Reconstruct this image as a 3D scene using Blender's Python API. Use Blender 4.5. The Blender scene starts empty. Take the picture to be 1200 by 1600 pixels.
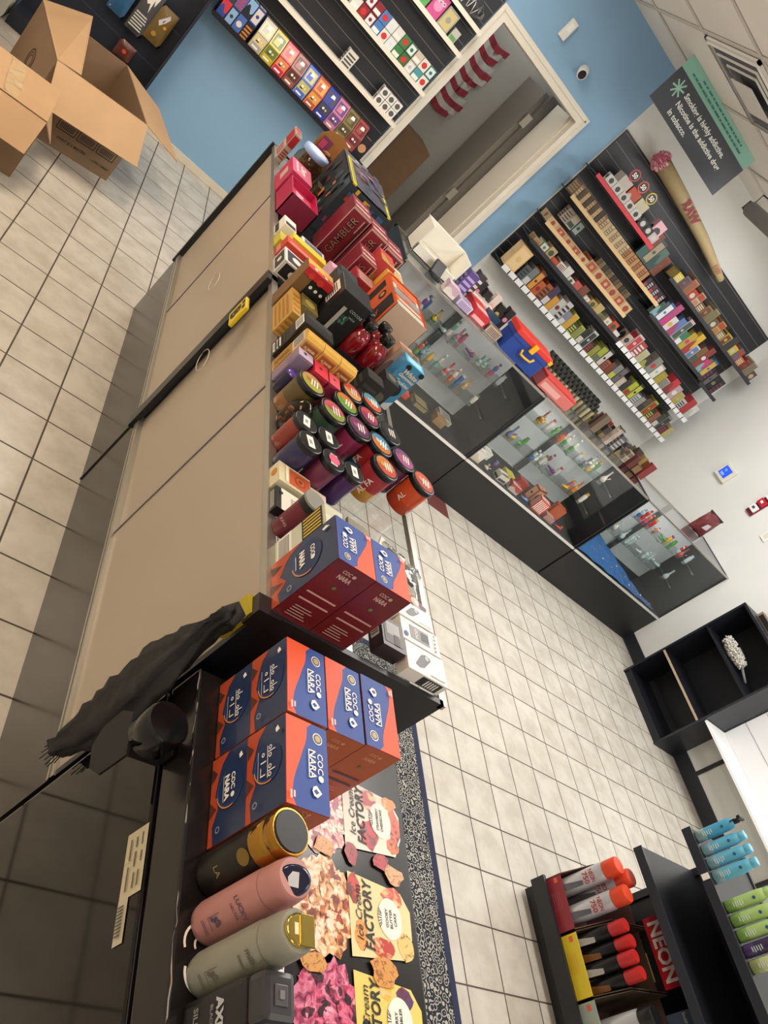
import bpy, bmesh, math, random
from mathutils import Vector, Matrix
S = bpy.context.scene
COL = S.collection
PI = math.pi

# ---------------------------------------------------------------- camera
CAM = (0.0, 0.0, 1.65)
R = ((0.68952323, -0.10277563, 0.71693436),
     (0.4855707, -0.6688619, -0.56288973),
     (0.53738143, 0.73624787, -0.41129098))
cd = bpy.data.cameras.new('camera'); cam = bpy.data.objects.new('camera', cd); COL.objects.link(cam)
cd.sensor_width = 36; cd.sensor_fit = 'AUTO'; cd.lens = 1161.05 / 1600 * 36; cd.clip_start = 0.02
m = Matrix(((R[0][0], -R[1][0], -R[2][0]), (R[0][1], -R[1][1], -R[2][1]), (R[0][2], -R[1][2], -R[2][2]))).to_4x4()
m.translation = CAM
cam.matrix_world = m
S.camera = cam
S.view_settings.view_transform = 'Standard'
S.view_settings.look = 'None'
S.view_settings.gamma = 1
S.view_settings.use_curve_mapping = False
S.view_settings.exposure = -0.07

# ---------------------------------------------------------------- world and added lamps
W = bpy.data.worlds.new('world'); S.world = W; W.use_nodes = True
W.node_tree.nodes['Background'].inputs[0].default_value = (0.8, 0.9, 1, 1)
W.node_tree.nodes['Background'].inputs[1].default_value = 0.25
def area(name, loc, sx, sy, power, col, rot=(0, 0, 0)):
    l = bpy.data.lights.new(name, 'AREA'); l.shape = 'RECTANGLE'; l.size = sx; l.size_y = sy
    l.energy = power; l.color = col
    o = bpy.data.objects.new(name, l); COL.objects.link(o); o.location = loc; o.rotation_euler = rot
    return o
WARM = (1.0, 0.83, 0.67); NEUT = (1.0, 0.97, 0.93); COOL = (0.92, 0.97, 1.0)
ADDED_LAMPS = [(-0.6, 3.2, 32, WARM), (-0.6, 0.6, 12, WARM), (2.25, 2.05, 30, NEUT), (3.9, 2.05, 25, COOL),
         (2.25, -0.9, 10, NEUT), (3.9, -0.9, 17, COOL), (0.0, -2.4, 6, NEUT), (3.9, 3.9, 17, COOL), (0.75, 4.2, 9, NEUT)]  # lamps out of view, added to brighten the room
CEIL = 2.63
for i, (x, y, p, c) in enumerate(ADDED_LAMPS):
    area('ceiling_fill', (x, y, CEIL - 0.105), 0.56, 1.16, p, c)
area('storage_fill', (1.9, 5.8, 2.55), 0.5, 0.3, 5.0, NEUT)  # unseen fill light, added to lighten the back room

# ---------------------------------------------------------------- materials
def lin(h):
    h = h.lstrip('#')
    return tuple(((v / 12.92) if v <= 0.04045 else ((v + 0.055) / 1.055) ** 2.4) for v in (int(h[i:i + 2], 16) / 255 for i in (0, 2, 4))) + (1,)
_M = {}
def M(h, rough=0.5, metal=0.0, noise=0.0, coat=0.0, nscale=18.0, bump=0.0):
    k = (h, rough, metal, noise, coat, nscale, bump)
    if k in _M: return _M[k]
    mt = bpy.data.materials.new('surface_' + h.strip('#')); mt.use_nodes = True
    nt = mt.node_tree; b = nt.nodes['Principled BSDF']
    c = lin(h)
    b.inputs['Base Color'].default_value = c; b.inputs['Roughness'].default_value = rough
    b.inputs['Metallic'].default_value = metal
    if coat: b.inputs['Coat Weight'].default_value = coat; b.inputs['Coat Roughness'].default_value = 0.08
    if noise or bump:
        tc = nt.nodes.new('ShaderNodeTexCoord'); n = nt.nodes.new('ShaderNodeTexNoise')
        n.inputs['Scale'].default_value = nscale; n.inputs['Detail'].default_value = 4
        nt.links.new(tc.outputs['Object'], n.inputs['Vector'])
    if noise:
        r = nt.nodes.new('ShaderNodeMapRange'); r.inputs['From Min'].default_value = 0.3; r.inputs['From Max'].default_value = 0.7
        r.inputs['To Min'].default_value = 1 - noise; r.inputs['To Max'].default_value = 1 + noise
        nt.links.new(n.outputs[0], r.inputs['Value'])
        mx = nt.nodes.new('ShaderNodeVectorMath'); mx.operation = 'SCALE'; mx.inputs[0].default_value = c[:3]
        nt.links.new(r.outputs[0], mx.inputs['Scale']); nt.links.new(mx.outputs[0], b.inputs['Base Color'])
    if bump:
        bp = nt.nodes.new('ShaderNodeBump'); bp.inputs['Strength'].default_value = bump; bp.inputs['Distance'].default_value = 0.01
        nt.links.new(n.outputs[0], bp.inputs['Height']); nt.links.new(bp.outputs[0], b.inputs['Normal'])
    _M[k] = mt
    return mt
def emis(h, s):
    k = ('e', h, s)
    if k in _M: return _M[k]
    mt = bpy.data.materials.new('light_' + h.strip('#')); mt.use_nodes = True
    b = mt.node_tree.nodes['Principled BSDF']; b.inputs['Base Color'].default_value = lin(h)
    b.inputs['Emission Color'].default_value = lin(h); b.inputs['Emission Strength'].default_value = s
    _M[k] = mt; return mt
def glass(tint='ffffff', rough=0.02, refl=1.0, base=0.04):
    k = ('g', tint, rough, refl, base)
    if k in _M: return _M[k]
    mt = bpy.data.materials.new('clear_glass'); mt.use_nodes = True; nt = mt.node_tree
    nt.nodes.remove(nt.nodes['Principled BSDF'])
    out = nt.nodes['Material Output']; t = nt.nodes.new('ShaderNodeBsdfTransparent'); g = nt.nodes.new('ShaderNodeBsdfGlossy')
    t.inputs[0].default_value = lin(tint); g.inputs['Roughness'].default_value = rough
    f = nt.nodes.new('ShaderNodeLayerWeight'); f.inputs[0].default_value = 0.5
    pw = nt.nodes.new('ShaderNodeMath'); pw.operation = 'POWER'; pw.inputs[1].default_value = 5
    mm = nt.nodes.new('ShaderNodeMath'); mm.operation = 'MULTIPLY_ADD'; mm.inputs[1].default_value = refl * 0.9; mm.inputs[2].default_value = base
    mx = nt.nodes.new('ShaderNodeMixShader')
    nt.links.new(f.outputs['Facing'], pw.inputs[0]); nt.links.new(pw.outputs[0], mm.inputs[0]); nt.links.new(mm.outputs[0], mx.inputs[0]); nt.links.new(t.outputs[0], mx.inputs[1]); nt.links.new(g.outputs[0], mx.inputs[2])
    nt.links.new(mx.outputs[0], out.inputs[0])
    _M[k] = mt; return mt
BLK = M('17171a', 0.35); BLKM = M('1c1d22', 0.6); GLOSS = M('100e0f', 0.07)
GLOSS.node_tree.nodes['Principled BSDF'].inputs['Specular IOR Level'].default_value = 0.33; WHT = M('e8e6e0', 0.45); ALU = M('b9b6ae', 0.3, 0.8)
CLEAR = glass('fcfdfd'); CREAM = M('e9e2cf', 0.5)

# ---------------------------------------------------------------- mesh helpers
_T = {}
def text_geo(s, bold):
    k = (s, bold)
    if k in _T: return _T[k]
    cu = bpy.data.curves.new('t', 'FONT'); cu.body = s; cu.size = 1; cu.resolution_u = 2; cu.offset = bold
    cu.align_x = 'LEFT'
    o = bpy.data.objects.new('t', cu); me = bpy.data.meshes.new_from_object(o)
    v = [(p.co.x, p.co.y) for p in me.vertices]; f = [tuple(p.vertices) for p in me.polygons]
    if v:
        x0 = min(p[0] for p in v); x1 = max(p[0] for p in v); y0 = min(p[1] for p in v); y1 = max(p[1] for p in v)
    else: x0 = x1 = y0 = y1 = 0
    _T[k] = (v, f, x0, x1, y0, y1)
    bpy.data.objects.remove(o); bpy.data.curves.remove(cu); bpy.data.meshes.remove(me)
    return _T[k]

class MB:
    def __init__(s): s.v = []; s.f = []; s.m = []; s.sm = []; s.mats = []; s.T = Matrix.Identity(4)
    def mi(s, m):
        if m not in s.mats: s.mats.append(m)
        return s.mats.index(m)
    def add(s, vs, fs, mat, smooth=False):
        o = len(s.v); s.v += [tuple(s.T @ Vector(p)) for p in vs]
        if isinstance(mat, list): mi = [s.mi(x) for x in mat]
        else: mi = [s.mi(mat)] * len(fs)
        for i, f in enumerate(fs): s.f.append(tuple(a + o for a in f)); s.m.append(mi[i]); s.sm.append(smooth)
        return s
    def box(s, x0, x1, y0, y1, z0, z1, mat, bev=0.0):
        if bev <= 0:
            vs = [(x0, y0, z0), (x1, y0, z0), (x1, y1, z0), (x0, y1, z0), (x0, y0, z1), (x1, y0, z1), (x1, y1, z1), (x0, y1, z1)]
            return s.add(vs, [(3, 2, 1, 0), (4, 5, 6, 7), (0, 1, 5, 4), (1, 2, 6, 5), (2, 3, 7, 6), (3, 0, 4, 7)], mat)
        b = bmesh.new(); bmesh.ops.create_cube(b, size=1)
        for v in b.verts: v.co = Vector(((x0 + x1) / 2 + v.co.x * (x1 - x0), (y0 + y1) / 2 + v.co.y * (y1 - y0), (z0 + z1) / 2 + v.co.z * (z1 - z0)))
        bmesh.ops.bevel(b, geom=b.edges[:], offset=bev, segments=2, affect='EDGES', profile=0.6)
        b.verts.index_update()
        s.add([v.co[:] for v in b.verts], [tuple(v.index for v in f.verts) for f in b.faces], mat); b.free(); return s
    def lathe(s, prof, mat, c=(0, 0, 0), n=20, smooth=True, sx=1, sy=1, caps=True):
        vs = []; fs = []; ml = []
        for (r, z) in prof:
            for i in range(n):
                a = 2 * PI * i / n; vs.append((c[0] + sx * r * math.cos(a), c[1] + sy * r * math.sin(a), c[2] + z))
        for k in range(len(prof) - 1):
            for i in range(n):
                j = (i + 1) % n; fs.append((k * n + i, k * n + j, (k + 1) * n + j, (k + 1) * n + i)); ml.append(mat[k] if isinstance(mat, list) else mat)
        s.add(vs, fs, ml, smooth)
        if caps:
            m0 = mat[0] if isinstance(mat, list) else mat; m1 = mat[-1] if isinstance(mat, list) else mat
            if prof[0][0] > 1e-4: s.add(vs[:n], [tuple(range(n - 1, -1, -1))], m0)
            if prof[-1][0] > 1e-4: s.add(vs[-n:], [tuple(range(n))], m1)
        return s
    def tube(s, pts, r, mat, n=8, closed=False):
        pts = [Vector(p) for p in pts]; L = len(pts); vs = []; fs = []; up = Vector((0, 0, 1))
        for i, p in enumerate(pts):
            d = (pts[(i + 1) % L] - pts[i - 1]) if (closed or 0 < i < L - 1) else (pts[1] - pts[0] if i == 0 else pts[-1] - pts[-2])
            d.normalize(); a = d.cross(up if abs(d.z) < 0.95 else Vector((1, 0, 0))).normalized(); b = d.cross(a)
            rr = r[i] if isinstance(r, (list, tuple)) else r
            for k in range(n): t = 2 * PI * k / n; vs.append(tuple(p + a * math.cos(t) * rr + b * math.sin(t) * rr))
        for i in range(L if closed else L - 1):
            i2 = (i + 1) % L
            for k in range(n): k2 = (k + 1) % n; fs.append((i * n + k, i * n + k2, i2 * n + k2, i2 * n + k))
        if not closed: fs += [tuple(range(n - 1, -1, -1)), tuple((L - 1) * n + k for k in range(n))]
        return s.add(vs, fs, mat, True)
    def prism(s, pts, O, U, V, d, mat):
        O = Vector(O); U = Vector(U); V = Vector(V); N = U.cross(V).normalized() * d; n = len(pts)
        vs = [tuple(O + U * a + V * b) for a, b in pts] + [tuple(O + U * a + V * b + N) for a, b in pts]
        return s.add(vs, [tuple(range(n - 1, -1, -1)), tuple(range(n, 2 * n))] + [(i, (i + 1) % n, n + (i + 1) % n, n + i) for i in range(n)], mat)
    def flat(s, pts, O, U, V, mat):
        O = Vector(O); U = Vector(U); V = Vector(V)
        return s.add([tuple(O + U * a + V * b) for a, b in pts], [tuple(range(len(pts)))], mat)
    def txt(s, t, O, U, V, h, mat, w=None, bold=0.0, shear=0.0, al='C'):
        v, f, x0, x1, y0, y1 = text_geo(t, bold)
        if not v: return s
        k = h / 0.7; kx = k
        if w and (x1 - x0) * k > w: kx = w / (x1 - x0)
        cx = (x0 + x1) / 2 if al == 'C' else x0
        O = Vector(O); U = Vector(U); V = Vector(V)
        return s.add([tuple(O + U * ((a - cx) * kx + shear * b * k) + V * ((b - 0.35) * k)) for a, b in v], f, mat)
    def build(s, name, parent=None, loc=(0, 0, 0), rz=0.0, label=None, cat=None, group=None, kind=None, rot=None):
        me = bpy.data.meshes.new(name); me.from_pydata(s.v, [], s.f)
        for x in s.mats: me.materials.append(x)
        me.polygons.foreach_set('material_index', s.m); me.polygons.foreach_set('use_smooth', s.sm)
        me.update(); o = bpy.data.objects.new(name, me); COL.objects.link(o)
        o.location = loc; o.rotation_euler = rot if rot else (0, 0, rz)
        if parent: o.parent = parent
        tag(o, label, cat, group, kind); return o
def tag(o, label=None, cat=None, group=None, kind=None):
    if label: o['label'] = label
    if cat: o['category'] = cat
    if group: o['group'] = group
    if kind: o['kind'] = kind
    return o
def thing(name, label, cat, loc=(0, 0, 0), rz=0.0, group=None):
    o = bpy.data.objects.new(name, None); COL.objects.link(o); o.empty_display_size = 0.05
    o.location = loc; o.rotation_euler = (0, 0, rz); return tag(o, label, cat, group)
def part_box(name, parent, a, mat, bev=0.0, **k): return MB().box(*a, mat, bev).build(name, parent, **k)
def struct(name, mb, **k): return mb.build(name, kind='structure', **k)

class Face:
    """decoration area on one side of a box: u to the right, v up, both 0..1"""
    def __init__(s, mb, side, x0, x1, y0, y1, z0, z1):
        s.mb = mb; s.l = 0.0004
        d = {'-y': ((x0, y0, z0), (1, 0, 0), (0, 0, 1), x1 - x0, z1 - z0), '-x': ((x0, y1, z0), (0, -1, 0), (0, 0, 1), y1 - y0, z1 - z0),
             '+x': ((x1, y0, z0), (0, 1, 0), (0, 0, 1), y1 - y0, z1 - z0), '+z': ((x0, y0, z1), (1, 0, 0), (0, 1, 0), x1 - x0, y1 - y0),
             '+zc': ((x1, y0, z1), (0, 1, 0), (-1, 0, 0), y1 - y0, x1 - x0), '+zl': ((x0, y1, z1), (0, -1, 0), (1, 0, 0), y1 - y0, x1 - x0)}[side]
        s.O, s.U, s.V = Vector(d[0]), Vector(d[1]), Vector(d[2]); s.w, s.h = d[3], d[4]; s.N = s.U.cross(s.V)
    def o(s): s.l += 0.00025; return s.O + s.N * s.l
    def poly(s, pts, mat): s.mb.flat([(a * s.w, b * s.h) for a, b in pts], s.o(), s.U, s.V, mat); return s
    def rect(s, a, b, c, d, mat): return s.poly([(a, b), (c, b), (c, d), (a, d)], mat)
    def circ(s, u, v, r, mat, n=20, e=1.0): s.mb.flat([(u * s.w + r * math.cos(2 * PI * i / n), v * s.h + e * r * math.sin(2 * PI * i / n)) for i in range(n)], s.o(), s.U, s.V, mat); return s
    def txt(s, t, u, v, h, mat, w=None, bold=0.02, shear=0, rot=0):
        U, V = s.U, s.V
        if rot == 90: U, V = s.V, -s.U
        if rot == -90: U, V = -s.V, s.U
        O = s.o() + s.U * u * s.w + s.V * v * s.h
        s.mb.txt(t, O, U, V, h, mat, w, bold, shear); return s
    def stripes(s, a, b, c, d, n, mat, vert=False, fill=0.5):
        for i in range(n):
            if vert: x = a + (c - a) * i / n; s.mb.flat([(p * s.w, q * s.h) for p, q in ((x, b), (x + (c - a) / n * fill, b), (x + (c - a) / n * fill, d), (x, d))], s.O + s.N * (s.l + 0.0003), s.U, s.V, mat)
            else: y = b + (d - b) * i / n; s.mb.flat([(p * s.w, q * s.h) for p, q in ((a, y), (c, y), (c, y + (d - b) / n * fill), (a, y + (d - b) / n * fill))], s.O + s.N * (s.l + 0.0003), s.U, s.V, mat)
        s.l += 0.0003; return s
def wave(u0, u1, f, up=True, n=14):
    p = [(u0 + (u1 - u0) * i / n, f(u0 + (u1 - u0) * i / n)) for i in range(n + 1)]
    return p + ([(u1, 1), (u0, 1)] if up else [(u1, 0), (u0, 0)])
ORD = ['first', 'second', 'third', 'fourth', 'fifth', 'sixth', 'seventh', 'eighth', 'ninth', 'tenth', 'eleventh', 'twelfth', 'thirteenth', 'fourteenth', 'fifteenth', 'sixteenth', 'seventeenth', 'eighteenth', 'nineteenth', 'twentieth'] + ['twenty-' + x for x in ['first', 'second', 'third', 'fourth', 'fifth', 'sixth', 'seventh', 'eighth', 'ninth']] + ['thirtieth'] + ['thirty-' + x for x in ['first', 'second', 'third', 'fourth', 'fifth', 'sixth', 'seventh', 'eighth', 'ninth']] + ['fortieth']
rnd = random.Random(7)

# ================================================================ room shell
FW = 5.23; RW = 5.03; LW = -1.9; NW = -3.4
def floor_mat():
    mt = bpy.data.materials.new('ceramic_floor_tiles'); mt.use_nodes = True; nt = mt.node_tree; b = nt.nodes['Principled BSDF']; L = nt.links
    g = nt.nodes.new('ShaderNodeNewGeometry'); sp = nt.nodes.new('ShaderNodeSeparateXYZ'); L.new(g.outputs['Position'], sp.inputs[0])
    def mth(op, a, bb=None, c=None):
        n = nt.nodes.new('ShaderNodeMath'); n.operation = op
        for i, v in enumerate((a, bb, c)):
            if v is None: continue
            if isinstance(v, (int, float)): n.inputs[i].default_value = v
            else: L.new(v, n.inputs[i])
        return n.outputs[0]
    def cell(o, off, p):
        t = mth('DIVIDE', mth('SUBTRACT', o, off), p); fl = mth('FLOOR', t); fr = mth('SUBTRACT', t, fl)
        d = mth('MULTIPLY', mth('MINIMUM', fr, mth('SUBTRACT', 1.0, fr)), p); return fl, d
    fx, dx = cell(sp.outputs[0], 0.01, 0.2); fy, dy = cell(sp.outputs[1], 0.715, 0.2035)
    d = mth('MINIMUM', dx, dy)
    mr = nt.nodes.new('ShaderNodeMapRange'); mr.inputs['From Min'].default_value = 0.0022; mr.inputs['From Max'].default_value = 0.0038; L.new(d, mr.inputs[0])
    cx = nt.nodes.new('ShaderNodeCombineXYZ'); L.new(fx, cx.inputs[0]); L.new(fy, cx.inputs[1])
    wn = nt.nodes.new('ShaderNodeTexWhiteNoise'); L.new(cx.outputs[0], wn.inputs['Vector'])
    no = nt.nodes.new('ShaderNodeTexNoise'); no.inputs['Scale'].default_value = 9; no.inputs['Detail'].default_value = 5; no.inputs['Roughness'].default_value = 0.6
    ad = nt.nodes.new('ShaderNodeVectorMath'); ad.operation = 'ADD'; L.new(g.outputs['Position'], ad.inputs[0]); L.new(wn.outputs['Color'], ad.inputs[1]); L.new(ad.outputs[0], no.inputs['Vector'])
    ra = nt.nodes.new('ShaderNodeValToRGB'); e = ra.color_ramp.elements; e[0].position = 0.36; e[0].color = lin('b6afa3'); e[1].position = 0.62; e[1].color = lin('c6c1b6'); L.new(no.outputs[0], ra.inputs[0])
    # one single maroon tile next to the long display cabinets
    red = mth('MULTIPLY', mth('COMPARE', fx, 13.0, 0.1), mth('COMPARE', fy, 13.0, 0.1))
    mr2 = nt.nodes.new('ShaderNodeMix'); mr2.data_type = 'RGBA'; L.new(red, mr2.inputs[0]); L.new(ra.outputs[0], mr2.inputs[6]); mr2.inputs[7].default_value = lin('6e3f3c')
    mx = nt.nodes.new('ShaderNodeMix'); mx.data_type = 'RGBA'; L.new(mr.outputs[0], mx.inputs[0]); mx.inputs[6].default_value = lin('4c4036'); L.new(mr2.outputs[2], mx.inputs[7])
    L.new(mx.outputs[2], b.inputs['Base Color'])
    rr = nt.nodes.new('ShaderNodeMapRange'); rr.inputs['To Min'].default_value = 0.75; rr.inputs['To Max'].default_value = 0.27; L.new(mr.outputs[0], rr.inputs[0]); L.new(rr.outputs[0], b.inputs['Roughness'])
    bp = nt.nodes.new('ShaderNodeBump'); bp.inputs['Strength'].default_value = 0.5; bp.inputs['Distance'].default_value = 0.002; L.new(mr.outputs[0], bp.inputs['Height']); L.new(bp.outputs[0], b.inputs['Normal'])
    return mt
struct('floor', MB().box(LW, RW + 0.1, NW, FW + 1.4, -0.1, 0, floor_mat()))
BLUE = M('88b0d2', 0.55, noise=0.03, nscale=3); WALL = M('dadbd8', 0.6, noise=0.02, nscale=4)
w = MB().box(LW, 1.44, FW, FW + 0.12, 0, CEIL, BLUE).box(1.44, 2.30, FW, FW + 0.12, 2.03, CEIL, BLUE).box(2.30, 2.55, FW, FW + 0.12, 0, CEIL, BLUE)
w.box(2.55, RW + 0.1, FW, FW + 0.12, 0, CEIL, WALL)
struct('wall_back', w)
struct('wall_right', MB().box(RW, RW + 0.1, NW, FW, 0, CEIL, WALL))
struct('wall_left', MB().box(LW - 0.1, LW, NW, FW, 0, CEIL, WALL))
struct('wall_front', MB().box(LW, RW, NW - 0.1, NW, 0, CEIL, WALL))
struct('baseboard_right', MB().box(RW - 0.012, RW, NW, FW, 0, 0.1, M('1d2027', 0.5)))
# ceiling: suspended tiles in a metal grid
def ceil_mat():
    mt = M('f4f0ea', 0.8, noise=0.05, nscale=2.2).copy(); return mt
CM = ceil_mat()
struct('ceiling', MB().box(LW, RW, NW, FW, CEIL, CEIL + 0.08, CM).box(1.2, 3.6, FW + 0.1, FW + 1.4, CEIL, CEIL + 0.08, CM))
g = MB(); GR = M('d8d4cc', 0.6); GD = M('a09a94', 0.7)
x = 1.94 - 0.617 * 6
while x < RW:
    if x > LW: g.box(x - 0.012, x + 0.012, NW, FW, CEIL - 0.006, CEIL + 0.001, GR).box(x - 0.015, x - 0.012, NW, FW, CEIL - 0.003, CEIL + 0.001, GD)
    x += 0.617
y = 4.83 - 0.62 * 13
while y < FW:
    if y > NW: g.box(LW, RW, y - 0.012, y + 0.012, CEIL - 0.0065, CEIL + 0.001, GR).box(LW, RW, y - 0.015, y - 0.012, CEIL - 0.0035, CEIL + 0.001, GD)
    y += 0.62
struct('trim_1', g)
# housings of the added lamps, out of view overhead
for i, (x, y, p, c) in enumerate(ADDED_LAMPS):
    t = thing('added_ceiling_light', 'added unseen white lamp under the ceiling, %s counted from the blue wall side' % ORD[i], 'ceiling light', (x, y, CEIL), 0, 'added ceiling lamps')
    part_box('housing', t, (-0.3, 0.3, -0.6, 0.6, -0.012, 0.0), WHT)
    part_box('diffuser', t, (-0.28, 0.28, -0.58, 0.58, -0.095, -0.012), emis('fff8ee' if c != WARM else 'ffe0b8', 5.5))  # deep glowing box, its sides added to brighten the ceiling
# air diffuser in the tile beside the hanging sign
t = thing('air_diffuser', 'square white ceiling air diffuser with dark slots near the hanging sign', 'air vent', (2.25, 3.9, CEIL - 0.006))
mb = MB(); ml = MB()
for k, (a, c) in enumerate(((0.29, WHT), (0.27, None), (0.215, None), (0.16, None))):
    if k == 0:
        for s1 in (-1, 1): mb.box(-0.29, 0.29, s1 * 0.28 - 0.01, s1 * 0.28 + 0.01, -0.012, 0, WHT).box(s1 * 0.28 - 0.01, s1 * 0.28 + 0.01, -0.29, 0.29, -0.012, 0, WHT)
    else:
        b_ = a - 0.007; lo = -0.02
        mb.add([(-a, -a, -0.012), (a, -a, -0.012), (a, a, -0.012), (-a, a, -0.012), (-b_, -b_, lo), (b_, -b_, lo), (b_, b_, lo), (-b_, b_, lo)], [(0, 1, 5, 4), (1, 2, 6, 5), (2, 3, 7, 6), (3, 0, 4, 7)], WHT)
mb.box(-0.11, 0.11, -0.11, 0.11, -0.04, -0.036, WHT)
mb.build('vanes', t)
part_box('slot_shade_plate', t, (-0.28, 0.28, -0.28, 0.28, -0.002, 0.0), M('6a6a70', 0.9), label='dark plate standing in for the shaded vent slots')  # flat closed plate, shade between the vanes put into its colour
# doorway
TR = M('e6e0d2', 0.45)
d = MB()
for (a0, a1, z0, z1) in ((1.405, 1.475, 0, 1.99), (2.265, 2.33, 0, 1.99), (1.405, 2.33, 1.99, 2.06)):
    d.box(a0, a1, FW - 0.018, FW, z0, z1, TR)
d.box(1.425, 1.432, FW - 0.024, FW - 0.016, 0, 2.04, TR).box(2.3, 2.31, FW - 0.024, FW - 0.016, 0, 2.04, TR).box(1.43, 2.31, FW - 0.024, FW - 0.016, 2.03, 2.04, TR)
d.box(1.44, 1.475, FW, FW + 0.14, 0, 1.99, TR).box(2.265, 2.3, FW, FW + 0.42, 0, 1.99, TR).box(1.44, 2.3, FW, FW + 0.14, 1.99, 2.03, TR)
d.box(2.255, 2.265, FW + 0.05, FW + 0.08, 0, 1.99, TR).box(1.475, 1.485, FW + 0.05, FW + 0.08, 0, 1.99, TR)
struct('trim_2', d)
# back room behind the doorway
BG = M('a3a097', 0.7)
struct('wall_storage', MB().box(1.2, 3.4, FW + 0.95, FW + 1.05, 0, CEIL, BG).box(1.1, 1.2, FW + 0.12, FW + 1.05, 0, CEIL, BG).box(2.62, 2.7, FW + 0.12, FW + 1.05, 0, CEIL, BG))
dr = MB().box(2.16, 2.2, FW + 0.47, FW + 0.94, 0.01, 1.98, M('857f76', 0.5)).box(2.2, 2.3, FW + 0.43, FW + 0.47, 0, 2.0, M('6c6760', 0.6))  # second box: dark strip, shade of the hinge gap put into its colour
do = struct('door_1', dr)
for z in (1.72, 1.02, 0.25): MB().box(2.165, 2.215, FW + 0.425, FW + 0.43, z, z + 0.09, ALU).box(2.195, 2.205, FW + 0.43, FW + 0.468, z, z + 0.09, ALU).build('hinge', do)
struct('baseboard_back', MB().box(LW, 1.405, FW - 0.012, FW, 0, 0.045, M('d8d0bd', 0.5)).box(2.33, RW, FW - 0.012, FW, 0, 0.045, M('d8d0bd', 0.5)))
# flag in the back room
RED = M('8d2a37', 0.7); fl = MB()
def flagx(i, z): return FW + 0.93 - 0.012 * (1 + math.sin(i * 1.3 + z * 7))
N = 24; x0, x1, zt, zb = 1.33, 1.93, 1.95, 1.34
for r_ in range(13):
    za = zt - (zt - zb) * r_ / 13; zc = zt - (zt - zb) * (r_ + 1) / 13
    vs = []; fs = []; ml = []
    for i in range(N + 1):
        xx = x0 + (x1 - x0) * i / N - (0.03 * math.sin(r_ * 1.1) if i > 20 else 0)
        dz = 0.016 * math.sin(i * 0.55); vs += [(xx, flagx(i, za), za + dz), (xx, flagx(i, zc), zc + dz)]
    for i in range(N):
        fs.append((2 * i, 2 * i + 1, 2 * i + 3, 2 * i + 2)); ml.append(M('28324f', 0.7) if (i < 10 and r_ < 7) else (RED if r_ % 2 == 0 else M('b9b4aa', 0.7)))
    fl.add(vs, fs, ml)
for i in range(5):
    for j in range(4):
        xx = 1.35 + j * 0.063; zz = 1.92 - i * 0.06; pts = []
        for k in range(10): rr = 0.012 if k % 2 == 0 else 0.005; pts.append((rr * math.sin(k * PI / 5), rr * math.cos(k * PI / 5)))
        fl.flat(pts, (xx, FW + 0.9, zz), (1, 0, 0), (0, 0, 1), WHT)
fo = fl.build('flag', label='striped red and white flag with a starry blue corner on the back room wall', cat='flag')
KR = M('6d5238', 0.8, noise=0.06); 
t = thing('storage_carton', 'tall dark brown cardboard carton standing in the back room under the flag', 'box', (1.62, 5.95, 0))
part_box('body', t, (-0.3, 0.28, -0.2, 0.2, 0, 1.12), KR)
mb = MB(); fc = Face(mb, '-y', -0.3, 0.28, -0.2, 0.2, 0, 1.12); fc.rect(0.5, 0.02, 0.56, 0.98, M('5a4330', 0.6)).txt('FRAGILE', 0.28, 0.9, 0.05, M('3c2c20'), 0.2)
mb.build('printed_front', t)

# small devices on the blue wall
t = thing('alarm_sensor', 'small white rectangular sensor on the blue wall above the doorway', 'sensor', (1.79, FW, 2.25))
part_box('housing', t, (-0.028, 0.028, -0.03, 0, -0.06, 0.06), WHT, 0.006); part_box('lens', t, (-0.016, 0.016, -0.033, -0.03, -0.01, 0.04), M('f6f6f2', 0.3))
t = thing('security_camera', 'white security camera with a black face on the blue wall', 'camera', (2.05, FW, 2.2))
mb = MB(); mb.T = Matrix.Rotation(PI / 2 + 0.35, 4, 'X') @ Matrix.Rotation(-0.2, 4, 'Y'); mb.lathe([(0.03, 0), (0.038, 0.01), (0.04, 0.06), (0.036, 0.09), (0.03, 0.096)], WHT, n=24, sx=0.85)
mb.build('body', t); mb2 = MB(); mb2.T = mb.T; mb2.lathe([(0.028, 0.096), (0.026, 0.1)], BLK, n=24, sx=0.85); mb2.lathe([(0.009, 0.1), (0.008, 0.103)], M('30343c', 0.1), n=16); mb2.build('lens_face', t)
part_box('mount', t, (-0.02, 0.02, -0.02, 0, -0.02, 0.02), WHT)
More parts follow.
